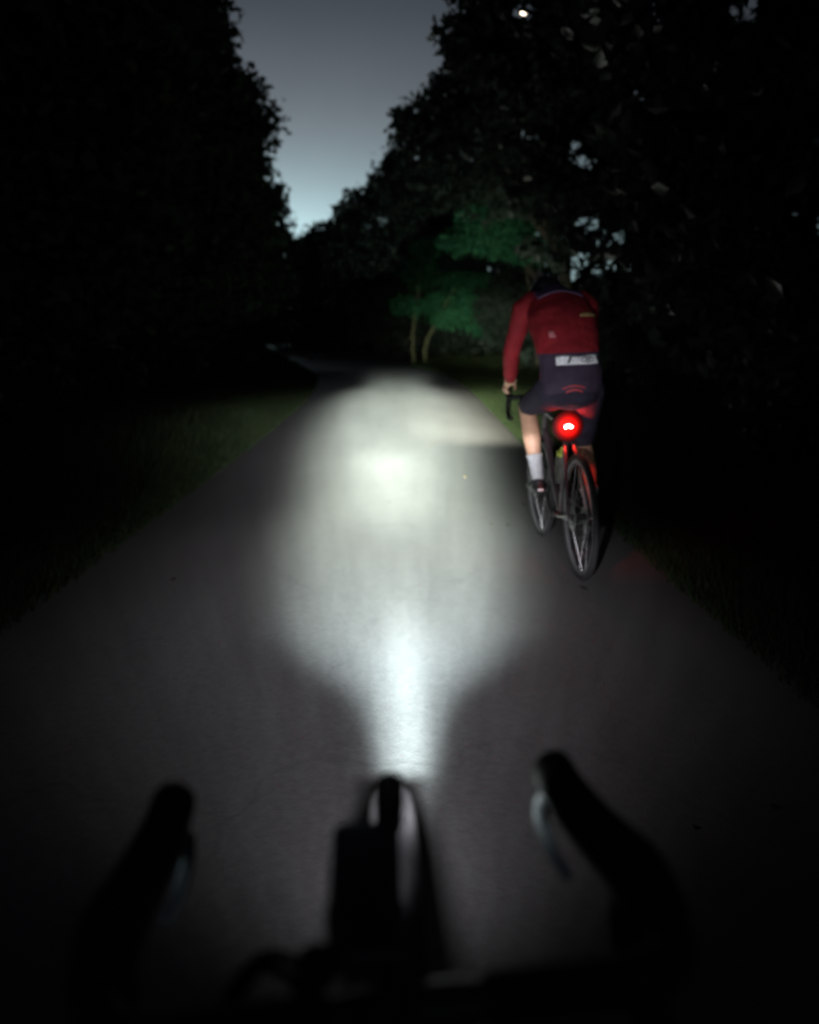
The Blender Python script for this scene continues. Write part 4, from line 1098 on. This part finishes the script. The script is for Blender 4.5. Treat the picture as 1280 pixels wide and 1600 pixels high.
# ------------------------------------------------------------------ our own bicycle, under the camera
BX = -.015
ob = empty('drop_bar_bicycle', (BX, 0, 0))
tag(ob, 'black drop bar bicycle ridden by the photographer, handlebar across the bottom', 'bicycle')
STEER = R(8)
Q = dict(ra=V((0, -.30, .35)), fa=V((.012, .80, .35)), bb=V((0, .10, .27)), st_top=V((0, -.06, .70)), ht_top=V((0, .47, .74)), ht_bot=V((0, .56, .64)))
frame_mesh(ob, Q, 1.05, M_BLACK)
wheel(ob, Q['ra'], .35, .045)
wheel(ob, Q['fa'], .35, .058, steer=R(1.5))
MB().tube([Q['st_top'], V((0, -.10, .83))], .0136, 14).build('seatpost', M_BLACK, ob)
saddle(ob, (0, -.12, .86))
pedals_crank(ob, Q['bb'], R(20))
CL = V((.022, .445, .800))
MB().tube([V((0, .465, .73)), V((0, .445, .80))], .019, 14).tube([V((0, .41, .80)), CL + V((0, .02, 0))], .019, 14, rn=.022).build('stem', M_BLACK, ob)
bar = drop_bar(ob, CL, .212, STEER, (.225, .034), R(0), .002, 1.22, .018)
# out-front mount and lamp
HB = empty('headlamp', (-.003, CL.y - .022, CL.z), parent=ob)
MB().tube([V((.012, .01, .012)), V((.012, .06, .02)), V((.012, .17, .035))], [.007, .006, .006], 8).box((.012, .17, .036), (.016, .05, .008)).build('mount_arm', M_BLACK, HB)
MB().tube([(.012, .155, .052), (.012, .18, .053), (.012, .215, .052)], [.0125, .0135, .013], 16, side=(1, 0, 0), rn=[.011, .012, .0115], dome=True).build('lamp_body', M_BLACK, HB)
MB().disc((.012, .2245, .050), (0, 1, 0), .008, .002).build('lamp_glass', M_LAMPGLASS, HB)
# brake and gear cables looping ahead of the bar
MB().tube(spline([CL + V((-.055, .004, -.012)), CL + V((-.078, .035, .004)), CL + V((-.108, .045, .002)), CL + V((-.132, .02, -.02)), CL + V((-.13, .0, -.06)), CL + V((-.06, .03, -.12)), V((-.01, .53, .66))], 7), .0042, 8).build('cable', M_HOOD, ob)
MB().tube(spline([CL + V((-.062, .004, -.012)), CL + V((-.084, .028, .0)), CL + V((-.108, .038, -.002)), CL + V((-.126, .015, -.024)), CL + V((-.122, .0, -.06)), CL + V((-.05, .03, -.12)), V((-.012, .53, .65))], 7), .0042, 8).build('cable', M_HOOD, ob)
# bell beside the stem
be = MB().ball(CL + V((-.062, .012, .024)), (.016, .016, .015), 18).tube([CL + V((-.062, .004, 0)), CL + V((-.062, .01, .018))], .006, 10).torus(CL + V((-.062, 0, 0)), (1, 0, 0), .015, .004, 20, 8)
be.build('bell', M_HOOD, ob)

# cycling computer on the mount
cm = empty('bike_computer', (-.0235, .522, .832)); cm.rotation_euler = (R(15), 0, R(1.5))
def slab(w, l, t, rc, rc2, m, name, z0, parent, n=6):
    pts = []
    for cx_, cy_, a0, r in ((w / 2 - rc2, l / 2 - rc2, 0, rc2), (-w / 2 + rc2, l / 2 - rc2, 90, rc2), (-w / 2 + rc, -l / 2 + rc, 180, rc), (w / 2 - rc, -l / 2 + rc, 270, rc)):
        for k in range(n + 1):
            a = R(a0 + 90 * k / n); pts.append((cx_ + r * math.cos(a), cy_ + r * math.sin(a)))
    e = min(.002, t * .3); q = 1 - 2 * e / w
    rings = [[(x * q, y * q, z0) for x, y in pts], [(x, y, z0 + e) for x, y in pts], [(x, y, z0 + t - e) for x, y in pts], [(x * q, y * q, z0 + t) for x, y in pts]]
    return MB().ring_tube(rings).build(name, m, parent)
slab(.055, .122, .016, .007, .012, M_CASE, 'case', -.008, cm)
slab(.047, .104, .0014, .003, .006, M_SCREEN, 'screen', .0081, cm)
for s in (-1, 1): MB().box((s * .0282, -.02, 0), (.003, .016, .006)).build('button', M_HOOD, cm)
tag(cm, 'black bicycle computer with dark screen mounted upright ahead of the bar', 'bike computer')

# ------------------------------------------------------------------ switch the headlamps on
LZ, ROAD_RHO = .86, .055
PW = 4 * math.pi
def need(L, el, z=LZ):                               # intensity that gives the asphalt luminance L where the beam meets it
    return L * math.pi / ROAD_RHO * z ** 2 / math.sin(R(abs(el))) ** 3
core = [(-60, .1)] + [(e, need(L, e)) for e, L in ((-44, .03), (-38, .06), (-34, .14), (-31, .24), (-29.5, .28), (-27, .25), (-25, .24), (-23.3, .29), (-21.3, .38), (-19, .45), (-16.5, .45), (-13.7, .43), (-11.2, .42), (-8.3, .43), (-6.5, .44), (-5.2, .40), (-3.1, .24), (-1.9, .085), (-1.4, .020), (-1.05, .003))] + [(-.5, 500), (0, 60), (1, 20), (3, 5), (15, 1), (40, .1)]
width = [(-60, 1), (-44, 1.3), (-36, 1.6), (-31, 2.6), (-27.5, 3.1), (-25.5, 3.9), (-23.5, 5.0), (-21.5, 6.6), (-19, 8.1), (-16.5, 8.8), (-13.7, 8.5), (-11.2, 8.0), (-8.3, 6.7), (-6.5, 6.0), (-5.2, 5.5), (-3.1, 4.4), (-2.2, 3.2), (-1.7, 2.0), (-1.2, 2.0), (40, 8)]
spill = [(-60, .4), (-52, 1.6), (-45, need(.06, 45)), (-31, need(.052, 31)), (-24.5, need(.05, 24.5)), (-16.2, need(.05, 16.2)), (-11.4, need(.044, 11.4)), (-8.3, need(.034, 8.3)), (-5.2, need(.022, 5.2)), (-3.1, need(.007, 3.1)), (-1.5, 90), (0, 28), (6, 20), (9, 9), (11, 2), (14, .3), (40, .05)]
hl_pos = V((-.004, CL.y + .222, CL.z + .052))
beam_lamp('headlamp_beam', hl_pos, 0.0, PW, (.87, 1.0, .975), core, width, spill,
          hot=[(-5.8, -.2, 1.0, 2.7, need(.22, 6.2)), (-6.8, -.2, 2.6, 3.4, need(.19, 6.8)), (-20, 1.0, 5.0, 2.8, need(.46, 20)), (-27, 1.4, 4.6, 3.0, need(.50, 27)), (-21, 80, 7, 14, 4)], notch=(-30.2, -.2, 4.6, .992), cshift=[(-60, 5.0), (-44, 4.4), (-36, 3.0), (-31, 1.6), (-20, .8), (-10, .5), (-5, .3), (0, .3), (40, 0)],
          spill_sig=[(-60, 14), (-45, 16), (-24, 21), (-12, 15.5), (-8, 10), (-5, 8.4), (-2.5, 8.5), (0, 13), (40, 14)], spill_c=[(-60, 0), (-12, -1), (-8, -3), (-4, -4), (-1.5, 2), (0, 7), (40, 8)], fringe=(1.16, .98, 1.08), pexp=3.6)
r_pos = RM @ V((0, 1.0, .93))
core2 = [(-60, .1), (-18, .5), (-12.5, 3)] + [(e, need(L, e, .93)) for e, L in ((-11, .02), (-9.4, .20), (-7.8, .24), (-5.5, .12), (-3.5, .05))] + [(-1.5, 700), (-.5, 4500), (1.5, 11000), (3.5, 10000), (5.5, 2000), (9, 820), (14, 360), (25, 6), (40, .5)]
beam_lamp('front_lamp_beam', r_pos, R(-1.2), PW, (1.0, 1.0, .80), core2, [(-60, 6), (-10, 5.2), (-5, 4.8), (-1, 5), (2, 4.4), (8, 4.0), (14, 4), (40, 8)], [(-60, .1), (-10, 3), (0, 4), (8, 1.5), (20, .5), (40, .2)], spill_sig=[(-60, 20), (40, 20)], spill_c=[(-60, 0), (40, 0)], pexp=2.0, cshift=[(-60, 0), (-5, 0), (-.5, 3.2), (4, 4.2), (9, 4.2), (40, 4)])
